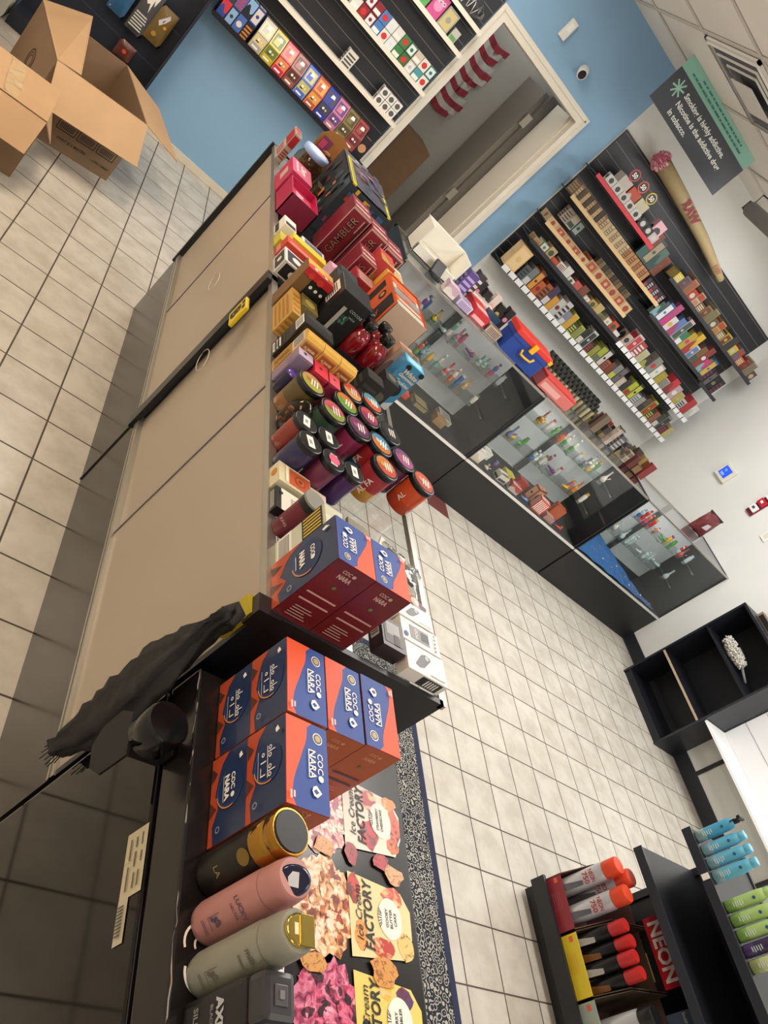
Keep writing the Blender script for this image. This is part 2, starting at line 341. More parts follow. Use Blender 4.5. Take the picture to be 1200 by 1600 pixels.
# thermostat and strip on the right wall
t = thing('thermostat', 'white wall thermostat with a blue screen on the right wall', 'thermostat', (RW, 4.384, 1.336))
part_box('body', t, (-0.025, 0, -0.075, 0.075, -0.068, 0.068), M('ded9c8', 0.4), 0.006)
mb = MB(); f = Face(mb, '-x', -0.025, 0, -0.075, 0.075, -0.068, 0.068); f.rect(0.18, 0.2, 0.82, 0.85, emis('2050d0', 0.7)).txt('72', 0.42, 0.62, 0.018, emis('88aaff', 1.0)).stripes(0.3, 0.28, 0.6, 0.44, 2, emis('88aaff', 1.0))
mb.build('screen', t, label='glowing blue screen')
t = thing('hanging_strip', 'dark red hanging strip of packaged goods on the right wall beside the thermostat', 'display strip', (RW - 0.012, 3.93, 1.3))
part_box('backing', t, (0, 0.01, -0.038, 0.038, 0, 0.5), M('7d1f36', 0.5))
for i in range(4):
    mb = MB().box(-0.02, -0.001, -0.034, 0.034, 0.03 + i * 0.07, 0.085 + i * 0.07, M(['e8e6e0', 'b81f2f', 'dfe3e6', 'b81f2f'][i], 0.4), 0.004)
    Face(mb, '-x', -0.02, 0, -0.034, 0.034, 0.03 + i * 0.07, 0.085 + i * 0.07).rect(0.3, 0.35, 0.7, 0.7, M(['2e4d7c', 'f0e8e0'][i % 2]))
    mb.build('packet', t)
t = thing('wall_outlet', 'white electrical outlet at the far right edge of the wall', 'outlet', (RW, 3.66, 1.33))
part_box('plate', t, (-0.008, 0, -0.035, 0.035, -0.055, 0.055), WHT, 0.003); part_box('socket', t, (-0.01, -0.008, -0.018, 0.018, -0.035, 0.035), M('d6d2c8'))

# hanging tobacco warning sign
SY = 4.6; sx0 = 1.526 * SY / 3.2; sx1 = 2.084 * SY / 3.2; sz1 = 1.65 + (2.275 - 1.65) * SY / 3.2; sz0 = 1.65 + (2.127 - 1.65) * SY / 3.2
t = thing('warning_sign', 'dark grey and teal tobacco warning sign hanging from the ceiling', 'sign', (sx0, SY, sz0))
Wd, Hd = sx1 - sx0, sz1 - sz0
mb = MB().box(0, Wd, 0, 0.006, 0, Hd, M('40454f', 0.45)); f = Face(mb, '-y', 0, Wd, 0, 0.006, 0, Hd); TW = M('e6ece8', 0.5)
for k in range(4):
    a = k * PI / 4 + 0.2; dx, dz = math.cos(a) * 0.048, math.sin(a) * 0.048; nx, nz = -math.sin(a) * 0.005, math.cos(a) * 0.005
    f.mb.flat([(0.085 + dx + nx, Hd - 0.07 + dz + nz), (0.085 - dx + nx, Hd - 0.07 - dz + nz), (0.085 - dx - nx, Hd - 0.07 - dz - nz), (0.085 + dx - nx, Hd - 0.07 + dz - nz)], f.o(), f.U, f.V, M('9fd3c4'))
for i, s_ in enumerate(('Smoking is highly addictive.', 'Nicotine is the addictive drug', 'in tobacco.')):
    MB.txt(mb, s_, Vector((0.15, -0.001, Hd - 0.055 - i * 0.056)), (1, 0, 0), (0, 0, 1), 0.031, TW, 0.62 if i < 2 else None, 0.03, al='L')
mb.build('message_panel', t)
mb = MB().box(0.0, Wd, 0.002, 0.008, Hd, CEIL - sz0 - 0.002, M('8cc4b4', 0.5)); TD = M('3e7f74')
zz = Hd + 0.012
hf = Face(mb, '-y', 0, Wd, 0.002, 0.008, Hd, CEIL - sz0 - 0.002)
for zv, u0, u1 in ((0.62, 0.2, 0.82), (0.28, 0.1, 0.86)):
    u = u0
    while u < u1:
        k = rnd.uniform(0.02, 0.07); hf.rect(u, zv, min(u + k, u1), zv + 0.13, TD); u += k + 0.012
mb.build('teal_header', t, label='teal header strip with small print')
# grey tube and cable near the ceiling on the right
t = thing('grey_tube', 'long grey metal tube with a thin cable hanging below the ceiling', 'tube', (3.05, 4.3, 2.42))
MB().tube([(0, 0, 0), (0.02, -0.9, -0.03)], 0.045, M('8b8c8c', 0.5), 14).build('tube_body', t)
MB().tube([(0, 0.02, 0.03), (0.0, 0.03, 0.1), (0.1, -0.03, 0.13), (0.09, 0.02, CEIL - 2.42)], 0.005, M('3c3c3e'), 6).build('cable', t)
part_box('end_cap', t, (-0.03, 0.03, -0.02, 0.03, -0.03, 0.03), M('4a4a4c'))

# ================================================================ glass display cases
def glassware(kind, mb, c, h, col, col2):
    G = M(col, 0.12, coat=0.6); G2 = M(col2, 0.15, coat=0.6)
    if kind == 0:   # small bubbler
        mb.lathe([(0.001, 0), (0.018, 0.002), (0.022, h * .18), (0.016, h * .38), (0.007, h * .5), (0.006, h * .9), (0.009, h)], [G, G, G2, G, G2, G], c, 12)
        mb.tube([(c[0] + 0.012, c[1], c[2] + h * .3), (c[0] + 0.03, c[1] - 0.004, c[2] + h * .6)], 0.004, G2, 6)
    elif kind == 1: # spoon pipe lying down
        mb.tube([(c[0] - 0.035, c[1], c[2] + 0.012), (c[0], c[1], c[2] + 0.01), (c[0] + 0.02, c[1], c[2] + 0.014), (c[0] + 0.035, c[1], c[2] + 0.016)], [0.005, 0.008, 0.015, 0.009], G, 10)
        mb.lathe([(0.007, 0), (0.009, 0.008)], G2, (c[0] + 0.022, c[1], c[2] + 0.026), 10)
    elif kind == 2: # figure-like knob piece
        mb.lathe([(0.014, 0), (0.017, h * .2), (0.01, h * .35), (0.015, h * .5), (0.012, h * .7), (0.004, h * .8)], [G, G, G2, G2, G], c, 12)
        mb.lathe([(0.002, 0), (0.01, 0.006), (0.008, 0.016), (0.001, 0.02)], G2, (c[0] + 0.004, c[1], c[2] + h * .8), 10)
    else:           # jar shaped
        mb.lathe([(0.014, 0), (0.016, h * .1), (0.016, h * .5), (0.011, h * .6), (0.013, h * .75)], [G, G, G, G2], c, 12)
GC = ['d96a2b', 'c23a33', 'e0b23a', '5a9a4a', '3a6fae', 'd8d4cc', '7c4a8c', 'b9c7c9', '8a5a3a', '6fb0a0', 'c95a80', 'e6e2da']
CN = {'d96a2b': 'orange', 'c23a33': 'red', 'e0b23a': 'amber', '5a9a4a': 'green', '3a6fae': 'blue', 'd8d4cc': 'milky white', '7c4a8c': 'purple', 'b9c7c9': 'pale grey', '8a5a3a': 'brown', '6fb0a0': 'sea green', 'c95a80': 'pink', 'e6e2da': 'clear white'}
DOORC = M('ada08f', 0.42, noise=0.02, nscale=3)
PL = M('2a2724', 0.22, noise=0.05)
def showcase(name, label, L, D, H, loc, rz, doors, shelves, group, plinth=PL, bay=0.315):
    t = thing(name, label, 'display case', loc, rz, group)
    MB().box(0.002, L - 0.002, 0, D, 0, bay, plinth).build('plinth', t)
    MB().box(0.012, L - 0.012, 0.01, D - 0.02, bay, bay + 0.018, BLKM).build('deck', t)
    for x0 in (0.0, L - 0.012): MB().box(x0, x0 + 0.012, 0, D, bay, H, M('202126', 0.4)).build('end_panel', t)
    MB().box(0.012, L - 0.012, 0.002, 0.007, bay + 0.014, H - 0.012, CLEAR).build('front_glass', t)
    MB().box(0.012, L - 0.012, 0.002, D - 0.02, H - 0.008, H - 0.003, CLEAR).build('top_glass', t)
    MB().box(0, L, -0.006, 0.006, bay - 0.002, bay + 0.014, M('e3e2dd', 0.3, 0.3)).build('bottom_rail', t, label='pale metal rail under the glass')
    MB().box(0, L, -0.006, 0.010, H - 0.012, H, ALU).box(0, L, D - 0.02, D, H - 0.016, H, ALU).build('top_frame', t)
    if doors == 'staff':
        MB().box(0, L, D - 0.02, D + 0.004, bay, bay + 0.026, ALU).box(0, L, D - 0.012, D + 0.005, bay + 0.008, bay + 0.013, M('6d6a64')).build('door_track', t)
    for k in range(2):
        a = L * 0.012 if k == 0 else L * 0.55; b = L * 0.56 if k == 0 else L * 0.985
        yy = D - 0.004 if k == 0 else D - 0.012
        if doors == 'staff':
            d_ = MB().box(a, b, yy - 0.006, yy, bay + 0.024, H - 0.016, DOORC).build('sliding_door', t)
            if k == 0: MB().box(b - 0.004, b, yy - 0.006, yy + 0.003, bay + 0.024, H - 0.016, M('6f6470', 0.4)).build('edge_strip', d_)
        else:
            MB().box(a, b, yy - 0.006, yy, bay + 0.02, H - 0.02, M('eceef2', 0.35)).build('sliding_door', t)
    if doors != 'staff':
        MB().box(L * .53, L * .57, D - 0.03, D - 0.018, bay + 0.02, H - 0.012, M('6d7072', 0.4, 0.4)).build('door_post', t)
    for i in range(shelves):
        z = bay + 0.018 + (H - bay) * (0.32, 0.64)[i]
        MB().box(0.015, L - 0.015, D * 0.35, D - 0.06, z, z + 0.006, glass('eef3f1')).build('glass_shelf', t)
        for x in (0.05, L * .5, L - 0.05): MB().box(x - 0.004, x + 0.004, D * 0.34, D - 0.03, z - 0.008, z, ALU).build('bracket', t)
    return t
CT = 0.955
EPS = 0.0005
# the long row of two cases with the goods on top, staff side towards -x
c1_ = showcase('display_case', 'glass-topped counter case with beige sliding doors, the near one under the red charcoal boxes', 1.2, 0.43, CT, (1.0, 0.768, 0), PI / 2, 'staff', 0, 'counter display cases')
c2_ = showcase('display_case', 'glass-topped counter case with beige sliding doors, the far one by the blue wall', 1.195, 0.43, CT, (1.0, 1.972, 0), PI / 2, 'staff', 0, 'counter display cases')
for o, yy in ((c1_, 1.19), (c2_, -0.0)):
    pass
MB().box(1.165, 1.2, 0.431, 0.447, 0.3, 0.957, M('14191c', 0.3)).build('seam_post', c1_, label='black post at the seam')
MB().box(1.192, 1.199, 0.430, 0.434, 0, 0.3, BLK).build('seam_edge', c1_)
MB().box(1.178, 1.195, 0.43, 0.44, 0.3, 0.957, M('14191c', 0.3)).build('corner_post', c2_)
MB().box(-0.001, 0.012, 0.431, 0.445, 0.3, 0.957, M('14191c', 0.3)).build('seam_post', c2_)
MB().box(-0.006, 0.03, 0.40, 0.445, 0.915, 0.957, M('1a1a1c', 0.3)).build('corner_bracket', c1_)
for o, y in ((c1_, 1.12), (c2_, 0.42)):
    mb = MB(); mb.tube([(y + 0.035 * math.cos(a) * 1.3, 0.4335, 0.66 + 0.03 * math.sin(a)) for a in [i * PI / 10 for i in range(20)]], 0.0012, M('d8d0c4', 0.4), 5, closed=True); mb.build('finger_pull', o)
# the far row
FH = 0.93
far = []
for i, x in enumerate((1.435, 2.632, 3.838)):
    far.append(showcase('display_case', 'far glass display case with coloured glass pieces, %s' % ('left one behind the counter goods', 'middle one', 'right one with the blue cloth')[i], 1.192, 0.45, FH, (x, 3.515, 0), 0, 'white', 2, 'far row of glass display cases', M('232324', 0.5)))
# glass pieces on the shelves
for ci, x in enumerate((1.435, 2.632, 3.838)):
    for si in range(2):
        z = 0.315 + 0.018 + (FH - 0.315) * (0.32, 0.64)[si] + 0.006
        n = 16
        for k in range(n):
            if ci == 0 and k < 4: continue
            px = x + 0.08 + k * (1.04 / n); py = 3.515 + rnd.uniform(0.2, 0.33); c1 = rnd.choice(GC); c2 = rnd.choice(GC); kd = rnd.randrange(4)
            if ci == 2 and si == 1: c1 = ['c23a33', 'd8d4cc', 'e0b23a', '3a6fae', '3a6fae', 'c23a33', 'c95a80', 'c23a33', 'd96a2b', 'e6e2da', '5a9a4a', 'e0b23a', '5a9a4a', 'c23a33', 'b9c7c9', 'b9c7c9'][k]
            if ci == 2 and si == 0 and k > 4: c1 = c2 = 'b9c7c9'
            mb = MB(); glassware(kd, mb, (0, 0, 0), rnd.uniform(0.075, 0.115), c1, c2)
            mb.build('glass_' + ('bubbler', 'spoon_pipe', 'figurine', 'jar')[kd], loc=(px, py, z + 0.0003), rz=rnd.uniform(-1, 1), label='small %s glass %s, %s from left, %s shelf, %s far case' % (CN[c1], ('bubbler', 'pipe', 'figurine', 'jar')[kd], ORD[k], ('lower', 'upper')[si], ('left', 'middle', 'right')[ci]), cat='glassware', group='glass pieces on the far case shelves')
# boxes and trays on the decks
def carton(label, loc, dims, col, design=0, c2='f0ece0', rz=0.0, name='product_box', cat='box', group=None, txt=None, tc='ffffff', rough=0.4, pop=0):
    w, d, h = dims; mb = MB(); B = M(col, rough); A2 = M(c2, rough)
    mb.box(-w / 2, w / 2, -d / 2, d / 2, 0, h, B)
    for sd in ('-y', '-x', '+z'):
        f = Face(mb, sd, -w / 2, w / 2, -d / 2, d / 2, 0, h)
        if design == 1: f.rect(0.08, 0.1, 0.92, 0.45, A2)
        elif design == 2: f.circ(0.5, 0.5, min(f.w, f.h) * 0.33, A2)
        elif design == 3: f.stripes(0.1, 0.1, 0.9, 0.9, 4, A2)
        elif design == 4: f.poly(wave(0.0, 1.0, lambda u: 0.5 + 0.2 * math.sin(u * 6)), A2)
        elif design == 5: f.rect(0.06, 0.55, 0.94, 0.94, A2).stripes(0.12, 0.1, 0.88, 0.45, 4, A2)
        elif design == 6: f.rect(0.1, 0.1, 0.9, 0.9, A2).circ(0.5, 0.5, min(f.w, f.h) * 0.2, B)
        elif design == 7: f.stripes(0.05, 0.08, 0.95, 0.92, 6, A2, vert=True)
        if txt and sd == '-y': f.txt(txt, 0.5, 0.72, f.h * 0.16, M(tc, 0.5), f.w * 0.8)
    return mb.build(name, loc=loc, rz=rz, label=label, cat=cat, group=group)
DK = 0.3335
bx = [((1.62, 3.60), (0.16, 0.07, 0.05), 'c7452f', 3, 'e8b84a', 'red and yellow'), ((1.86, 3.64), (0.14, 0.08, 0.06), 'b03327', 1, 'efe6d8', 'dark red'), ((2.02, 3.62), (0.13, 0.06, 0.035), 'cf4e33', 0, 'f0e0c8', 'plain orange-red'), ((2.2, 3.66), (0.12, 0.1, 0.03), '3a3a3c', 3, 'c8b070', 'black and gold'), ((2.36, 3.63), (0.08, 0.07, 0.05), '9c7a4e', 0, 'cccccc', 'brown kraft'), ((1.8, 3.78), (0.28, 0.05, 0.12), 'd9a83a', 1, '33302c', 'long yellow'), ((2.45, 3.76), (0.1, 0.1, 0.03), 'd8d6ce', 3, '5a5a5a', 'white')]
for (p, d_, c, ds, c2, nm) in bx: carton('%s packet lying on the deck of the left far case' % nm, (p[0], p[1], DK), d_, c, ds, c2, rnd.uniform(-.1, .1), group='packets in the left far case')
for k in range(16):
    px = 2.70 + (k % 8) * 0.133; row = k // 8; c1 = ['d9c7b0', 'c8a08a', 'd7cfc4', 'b9b4a8', 'b8473c', 'd83c30', '8a5a9a', 'c9b04a', 'c98a9a', 'e4dccf', '6a8ac0', 'd8c94a', 'a8382f', '7ab04a', '4a3a32', 'c9603a'][k]
    hh = rnd.uniform(0.035, 0.1)
    if k % 3 == 1:
        mb = MB(); glassware(rnd.randrange(4), mb, (0, 0, 0), hh, rnd.choice(GC), c1); mb.build('glass_ornament', loc=(px, 3.58 + row * 0.14, DK), label='small glass ornament on middle far case deck, %s from left, %s row' % (ORD[k % 8], ('front', 'back')[row]), cat='glassware', group='goods on the deck of the middle far case')
    else: carton('small packet on middle far case deck, %s from left, %s row' % (ORD[k % 8], ('front', 'back')[row]), (px, 3.58 + row * 0.14, DK), (0.09, 0.06, hh), c1, rnd.randrange(8), rnd.choice(['f0ece0', '3a3a3a', 'd9a83a', 'b82f2f', 'e8e0d8']), rnd.uniform(-.5, .5), group='goods on the deck of the middle far case')
carton('open picture-like brown box leaning in the middle far case', (3.33, 3.66, DK), (0.11, 0.05, 0.12), '8c3a2c', 6, 'c9a07c', 0.4)
# blue cloth in the right case
mb = MB(); CB = M('2c5d94', 0.75, noise=0.15, nscale=40); n = 16; vs = []; fs = []
for j in range(n + 1):
    for i in range(n * 2 + 1):
        u = i / (2 * n); v = j / n; top = 0.15 * max(0, 1 - u * 1.15) * v
        vs.append((3.86 + u * 1.05, 3.53 + v * 0.2 * (1.1 - u * .8), DK + 0.004 + top + 0.012 * abs(math.sin(u * 17 + v * 4)) * (1 - abs(2 * v - 1) * .3)))
for j in range(n):
    for i in range(2 * n): a = j * (2 * n + 1) + i; fs.append((a, a + 1, a + 2 * n + 2, a + 2 * n + 1))
mb.add(vs, fs, CB, True)
for k in range(16):
    u = (k + .5) / 16; v = 0.3 + 0.3 * (k % 2); zz = DK + 0.004 + 0.15 * max(0, 1 - u * 1.15) * v + 0.016
    mb.box(3.86 + u * 1.05 - 0.006, 3.86 + u * 1.05 + 0.006, 3.53 + v * .2 * (1.1 - u * .8) - 0.004, 3.53 + v * .2 * (1.1 - u * .8) + 0.004, zz - 0.006, zz, M(('e08a6a', 'e8e4e0', 'd8786a')[k % 3]))
mb.build('cloth', label='crumpled blue patterned cloth inside the right far display case', cat='cloth')

# rug on the customer side
def rug_mat():
    mt = bpy.data.materials.new('rug_pattern'); mt.use_nodes = True; nt = mt.node_tree; b = nt.nodes['Principled BSDF']; b.inputs['Roughness'].default_value = 0.9
    g = nt.nodes.new('ShaderNodeNewGeometry'); v = nt.nodes.new('ShaderNodeTexVoronoi'); v.inputs['Scale'].default_value = 50; nt.links.new(g.outputs['Position'], v.inputs['Vector'])
    s_ = nt.nodes.new('ShaderNodeMath'); s_.operation = 'SINE'; m_ = nt.nodes.new('ShaderNodeMath'); m_.operation = 'MULTIPLY'; m_.inputs[1].default_value = 17
    nt.links.new(v.outputs['Distance'], m_.inputs[0]); nt.links.new(m_.outputs[0], s_.inputs[0])
    r = nt.nodes.new('ShaderNodeValToRGB'); e = r.color_ramp.elements; e[0].position = 0.35; e[0].color = lin('1b1e28'); e[1].position = 0.6; e[1].color = lin('a9a69c')
    nt.links.new(s_.outputs[0], r.inputs[0]); nt.links.new(r.outputs[0], b.inputs['Base Color']); return mt
t = thing('runner_rug', 'black and cream patterned runner rug on the floor beside the counter', 'rug', (1.75, 0.2, 0))
MB().box(-0.38, 0.36, -2.0, 1.72, 0.0, 0.008, rug_mat()).build('pile', t); NV = M('232a44', 0.9)
MB().box(0.36, 0.39, -2.03, 1.75, 0, 0.009, NV).box(-0.41, -0.38, -2.03, 1.75, 0, 0.009, NV).box(-0.38, 0.36, 1.72, 1.75, 0, 0.009, NV).build('border', t, label='navy border')

# ================================================================ black freezer with poster top
FZ = 0.832
t = thing('chest_freezer', 'glossy black chest with an ice cream poster on top, near end of the counter', 'freezer', (0.765, 0.2, 0))
fx = t
MB().box(-0.225, 0.225, -0.9, 0.52, 0.02, 0.75, GLOSS, 0.006).build('body', t)
MB().box(-0.222, 0.225, -0.9, 0.52, 0.757, FZ - 0.001, M('1b1819', 0.22), 0.004).build('lid', t)
MB().box(-0.2, 0.2, -0.88, 0.5, 0.748, 0.76, BLK).build('seal', t)
# white outline marks and printed art on the lid
mb = MB(); lid = mb; Z = FZ - 0.0005
def loc2(x, y): return (x - 0.765, y - 0.2)
U, V = (0, 1, 0), (-1, 0, 0)
def P(pts, mat, lz):
    mb.flat([loc2(*p) for p in reversed(pts)] if False else [loc2(*p) for p in pts], (0, 0, Z + lz), (1, 0, 0), (0, 1, 0), mat)
def blob(cx, cy, rx, ry, mat, lz, n=18, j=0.12, seed=1, rot=0):
    r_ = random.Random(seed); pts = []
    for i in range(n):
        a = 2 * PI * i / n; k = 1 + r_.uniform(-j, j); x_, y_ = rx * k * math.cos(a), ry * k * math.sin(a)
        pts.append((cx + x_ * math.cos(rot) - y_ * math.sin(rot), cy + x_ * math.sin(rot) + y_ * math.cos(rot)))
    P(pts, mat, lz)
PK = M('2a2c31', 0.3)

def food(a, b_, c, sc=70):
    k = ('food', a, b_, c)
    if k in _M: return _M[k]
    mt = M(a, 0.3).copy(); nt = mt.node_tree; b = nt.nodes['Principled BSDF']; b.inputs['Roughness'].default_value = 0.3
    tc = nt.nodes.new('ShaderNodeTexCoord'); n = nt.nodes.new('ShaderNodeTexNoise'); n.inputs['Scale'].default_value = sc; n.inputs['Detail'].default_value = 6; n.inputs['Distortion'].default_value = 1.2
    r = nt.nodes.new('ShaderNodeValToRGB'); e = r.color_ramp.elements; e[0].position = 0.36; e[0].color = lin(c); e[1].position = 0.62; e[1].color = lin(a); x = e.new(0.48); x.color = lin(b_)
    nt.links.new(tc.outputs['Object'], n.inputs['Vector']); nt.links.new(n.outputs[0], r.inputs[0]); nt.links.new(r.outputs[0], b.inputs['Base Color']); _M[k] = mt; return mt
def dessert(cy, base, cols, seed):
    r_ = random.Random(seed)
    blob(0.785, cy, 0.060, 0.070, food(*base), 0.0008, 40, 0.10, seed)
    for k in range(70):
        a = r_.uniform(0, 6.28); q = r_.uniform(0, 1) ** .5
        blob(0.785 + 0.053 * q * math.cos(a), cy + 0.059 * q * math.sin(a), r_.uniform(0.003, 0.010), r_.uniform(0.003, 0.010), food(*r_.choice(cols)), 0.0009 + k * 0.000012, 12, 0.3, k + seed)
def tub(cy, bg, art, badge, t3, seed):
    P([(0.838, cy - 0.062), (0.955, cy - 0.052), (0.972, cy - 0.02), (0.974, cy + 0.02), (0.955, cy + 0.045), (0.838, cy + 0.056)], M(bg, 0.45), 0.0018)
    for k, (x, y, r1, r2, c) in enumerate(art): blob(x, cy + y, r1, r2, food(c, c, 'f0c890' if k % 2 else '6a1c14', 45), 0.002 + k * 0.00005, 14, 0.15, seed + k)
    K = M('15130f', 0.5)
    MB.txt(mb, 'Ice Cream', Vector((0.857 - 0.765, cy - 0.2, Z + 0.0028)), U, V, 0.013, K, 0.082, 0.005, 0.25)
    MB.txt(mb, 'FACTORY', Vector((0.877 - 0.765, cy - 0.2, Z + 0.0028)), U, V, 0.018, K, 0.098, 0.03, 0.12)
    blob(0.925, cy + 0.002, 0.026, 0.03, M('f2efe6', 0.45), 0.0026, 24, 0.01, 1)
    for i, s_ in enumerate(t3): MB.txt(mb, s_, Vector((0.917 + i * 0.0095 - 0.765, cy + 0.002 - 0.2, Z + 0.0030)), U, V, 0.0055, K, 0.038, 0.02)
    for i in range(7): a = -0.9 + i * 0.3; x0_ = 0.9 - 0.765; y0_ = cy - 0.2; mb.flat([(-0.004, -0.0006), (0.005, -0.0006), (0.005, 0.0006), (-0.004, 0.0006)], (0.905 - 0.765 - 0.004 * math.cos(a), cy - 0.2 + 0.014 * math.sin(a), Z + 0.003), (math.cos(a), -math.sin(a), 0), (math.sin(a), math.cos(a), 0), K)
dessert(0.562, ('f0e4d4', 'd98a90', '9c1e30'), [('f3eadb', 'e6c0b8', 'b8283a'), ('b8283a', '8c1a2c', '5c0e1c'), ('f6eee2', 'f0d8c8', 'c87078')], 3)
dessert(0.418, ('f2e2c8', 'e0a868', '9c4420'), [('f4ead8', 'ecd0a4', 'c87c3c'), ('d9803a', 'a84a20', '6a2410'), ('f4ecdc', 'f0dcc0', 'd8a060'), ('c24a2c', '8a2f1c', '50180e')], 5)
dessert(0.285, ('e48aac', 'c04a74', '5a1c38'), [('f0a8c0', 'd86a90', '8a2a50'), ('7a2a48', '3a1828', '200c18'), ('e8749a', 'c03a64', '6a1c3c')], 9)
tub(0.575, 'ece4d6', [(0.895, -0.03, 0.02, 0.024, 'c22a38'), (0.9, 0.03, 0.02, 0.02, 'b81f30'), (0.95, -0.035, 0.014, 0.014, 'd9703a'), (0.95, 0.038, 0.018, 0.012, 'e08a3a'), (0.958, 0.0, 0.014, 0.03, 'e0603a')], 1, ['STRAWBERRY', 'CHEESECAKE'], 20)
tub(0.42, 'efd9a0', [(0.85, 0.035, 0.014, 0.022, 'c8402c'), (0.935, 0.035, 0.025, 0.016, 'd0503a'), (0.86, -0.03, 0.014, 0.02, 'e8a050'), (0.905, -0.042, 0.024, 0.014, 'c2382c'), (0.955, -0.035, 0.018, 0.02, 'e8c878')], 1, ['GOOEY', 'BUTTER', 'CAKE'], 30)
tub(0.285, 'e8cf6a', [(0.86, -0.02, 0.016, 0.018, '2c2630'), (0.89, -0.045, 0.02, 0.015, 'd8d0c0'), (0.94, 0.03, 0.018, 0.016, '5a3a6a'), (0.9, 0.04, 0.014, 0.014, 'e8b840'), (0.95, -0.04, 0.02, 0.018, '40304a')], 1, ['BERRY', 'COBBLER'], 40)
for k, (x, y, r1, r2, c) in enumerate([(0.848, 0.505, 0.013, 0.018, 'a8303a'), (0.916, 0.505, 0.018, 0.014, 'b83a40'), (0.944, 0.49, 0.02, 0.016, 'd9a878'), (0.79, 0.502, 0.022, 0.014, 'd8964a'), (0.765, 0.34, 0.024, 0.014, 'd8a05a'), (0.9, 0.345, 0.028, 0.018, 'd89a4c')]): blob(x, y, r1, r2, food(c, c, '9a5a24' if k > 1 else '701820', 120), 0.0032 + k * 0.0001, 12, 0.22, k)
Wt = M('f4f1ea', 0.4)
def arc(cx, cy, r, a0, a1, w=0.0028, n=12):
    pts = [(cx + (r + w) * math.cos(a0 + (a1 - a0) * i / n), cy + (r + w) * math.sin(a0 + (a1 - a0) * i / n)) for i in range(n + 1)] + [(cx + (r - w) * math.cos(a1 - (a1 - a0) * i / n), cy + (r - w) * math.sin(a1 - (a1 - a0) * i / n)) for i in range(n + 1)]
    P(pts, Wt, 0.0006)
arc(0.578, 0.334, 0.021, 0.3, PI * 1.12, 0.0016); arc(0.581, 0.332, 0.009, 0.6, PI * 1.2, 0.0014); arc(0.585, 0.303, 0.024, PI * 0.95, PI * 1.5, 0.0018)
P([(0.675, 0.3225), (0.712, 0.320), (0.7125, 0.337), (0.710, 0.337), (0.7095, 0.3235), (0.675, 0.326)], Wt, 0.0006)
P([(0.655, 0.317), (0.665, 0.313), (0.665, 0.318), (0.655, 0.322)], Wt, 0.0006); P([(0.64, 0.31), (0.652, 0.306), (0.652, 0.311), (0.64, 0.315)], Wt, 0.0006)
mb.build('poster_print', t, label='glossy ice cream advertisement covering the lid')
mb = MB(); f = Face(mb, '-x', -0.2255, 0, 0.16, 0.305, 0.700, 0.750)
f.rect(0, 0.0, 0.62, 1, M('c9bfa2', 0.5)).rect(0.62, 0, 1, 0.45, M('c4bba3', 0.5)); TXM = M('6b624f', 0.6)
for u, v, l in ((0.06, 0.75, .12), (0.24, .78, .1), (0.08, .5, .1), (0.22, .5, .14), (0.42, .55, .14), (0.08, .25, .2), (0.34, .25, .22), (0.42, .78, .14)): f.rect(u, v, u + l, v + 0.07, TXM)
f.rect(0.3, 0.08, 0.302, 0.95, TXM).stripes(0.68, 0.1, 0.95, 0.38, 9, M('5a5448'), vert=True); mb.build('data_label', t, label='yellowed rating label')
mb = MB(); r_ = random.Random(4)
mb.tube([(-0.2222 + r_.uniform(0, .003), 0.52 - k * 0.016, FZ - 0.001 - r_.uniform(0, .004)) for k in range(70)], [r_.choice((0.0002, 0.0003, 0.0005, 0.0012)) for k in range(70)], M('9a9896', 0.6), 4)
mb.build('worn_edge', t, label='scuffed whitish edge')

# black cloth bag and plastic cup hanging at the corner of the counter
t = thing('black_fabric_bag', 'black folded fabric bag with a frayed end hanging at the counter corner', 'bag', (0.525, 0.735, 0.455))
mb = MB(); FB = M('141416', 0.7, noise=0.3, nscale=14, bump=0.6); n = 24; m_ = 20; vs = []; fs = []; rb = random.Random(5)
cen = [(0.02, 0.0), (0.012, 0.03), (0.03, 0.05), (0.055, 0.08), (0.06, 0.1), (0.058, 0.11), (0.045, 0.1), (0.02, 0.06), (0.0, 0.035)]
for j in range(n + 1):
    q = j / n; z = q * 0.49; i0 = min(int(q * 8), 7); fr = q * 8 - i0
    wd = 0.028 + 0.075 * math.sin(PI * min(1, q * 1.08)) ** 1.2 * (1 if q < .8 else 1); cy = 0.015 - 0.01 * q
    if q > .8: wd *= 1 - (q - .8) * 2.6
    for i in range(m_):
        a = 2 * PI * i / m_; rip = 1 + 0.24 * math.sin(a * 5 + q * 5) * (0.4 + q)
        vs.append((-0.012 + 0.02 * rip * math.cos(a) * (1 - .3 * q) + rb.uniform(-.004, .004), cy + wd * 0.62 * math.sin(a) * rip + rb.uniform(-.004, .004), z))
for j in range(n):
    for i in range(m_): a = j * m_ + i; b_ = j * m_ + (i + 1) % m_; fs.append((a, b_, b_ + m_, a + m_))
fs.append(tuple(range(m_ - 1, -1, -1))); fs.append(tuple(n * m_ + i for i in range(m_))); mb.add(vs, fs, FB, True); mb.build('fabric_body', t)
mb = MB()
for k in range(14): a = k * 0.45; mb.tube([(-0.012 + 0.012 * math.cos(a), 0.015 + 0.016 * math.sin(a), 0.004), (-0.012 + 0.015 * math.cos(a), 0.015 + 0.02 * math.sin(a), -0.02 - 0.006 * (k % 3))], 0.0012, M('101012', 0.8), 4)
mb.build('frayed_end', t)
MB().tube([(-0.01, 0.0, 0.47), (-0.014, 0.014, 0.485), (-0.004, 0.022, 0.49), (0.002, 0.008, 0.492), (-0.004, -0.006, 0.484), (-0.012, 0.004, 0.474)], 0.009, FB, 8).build('knot', t)
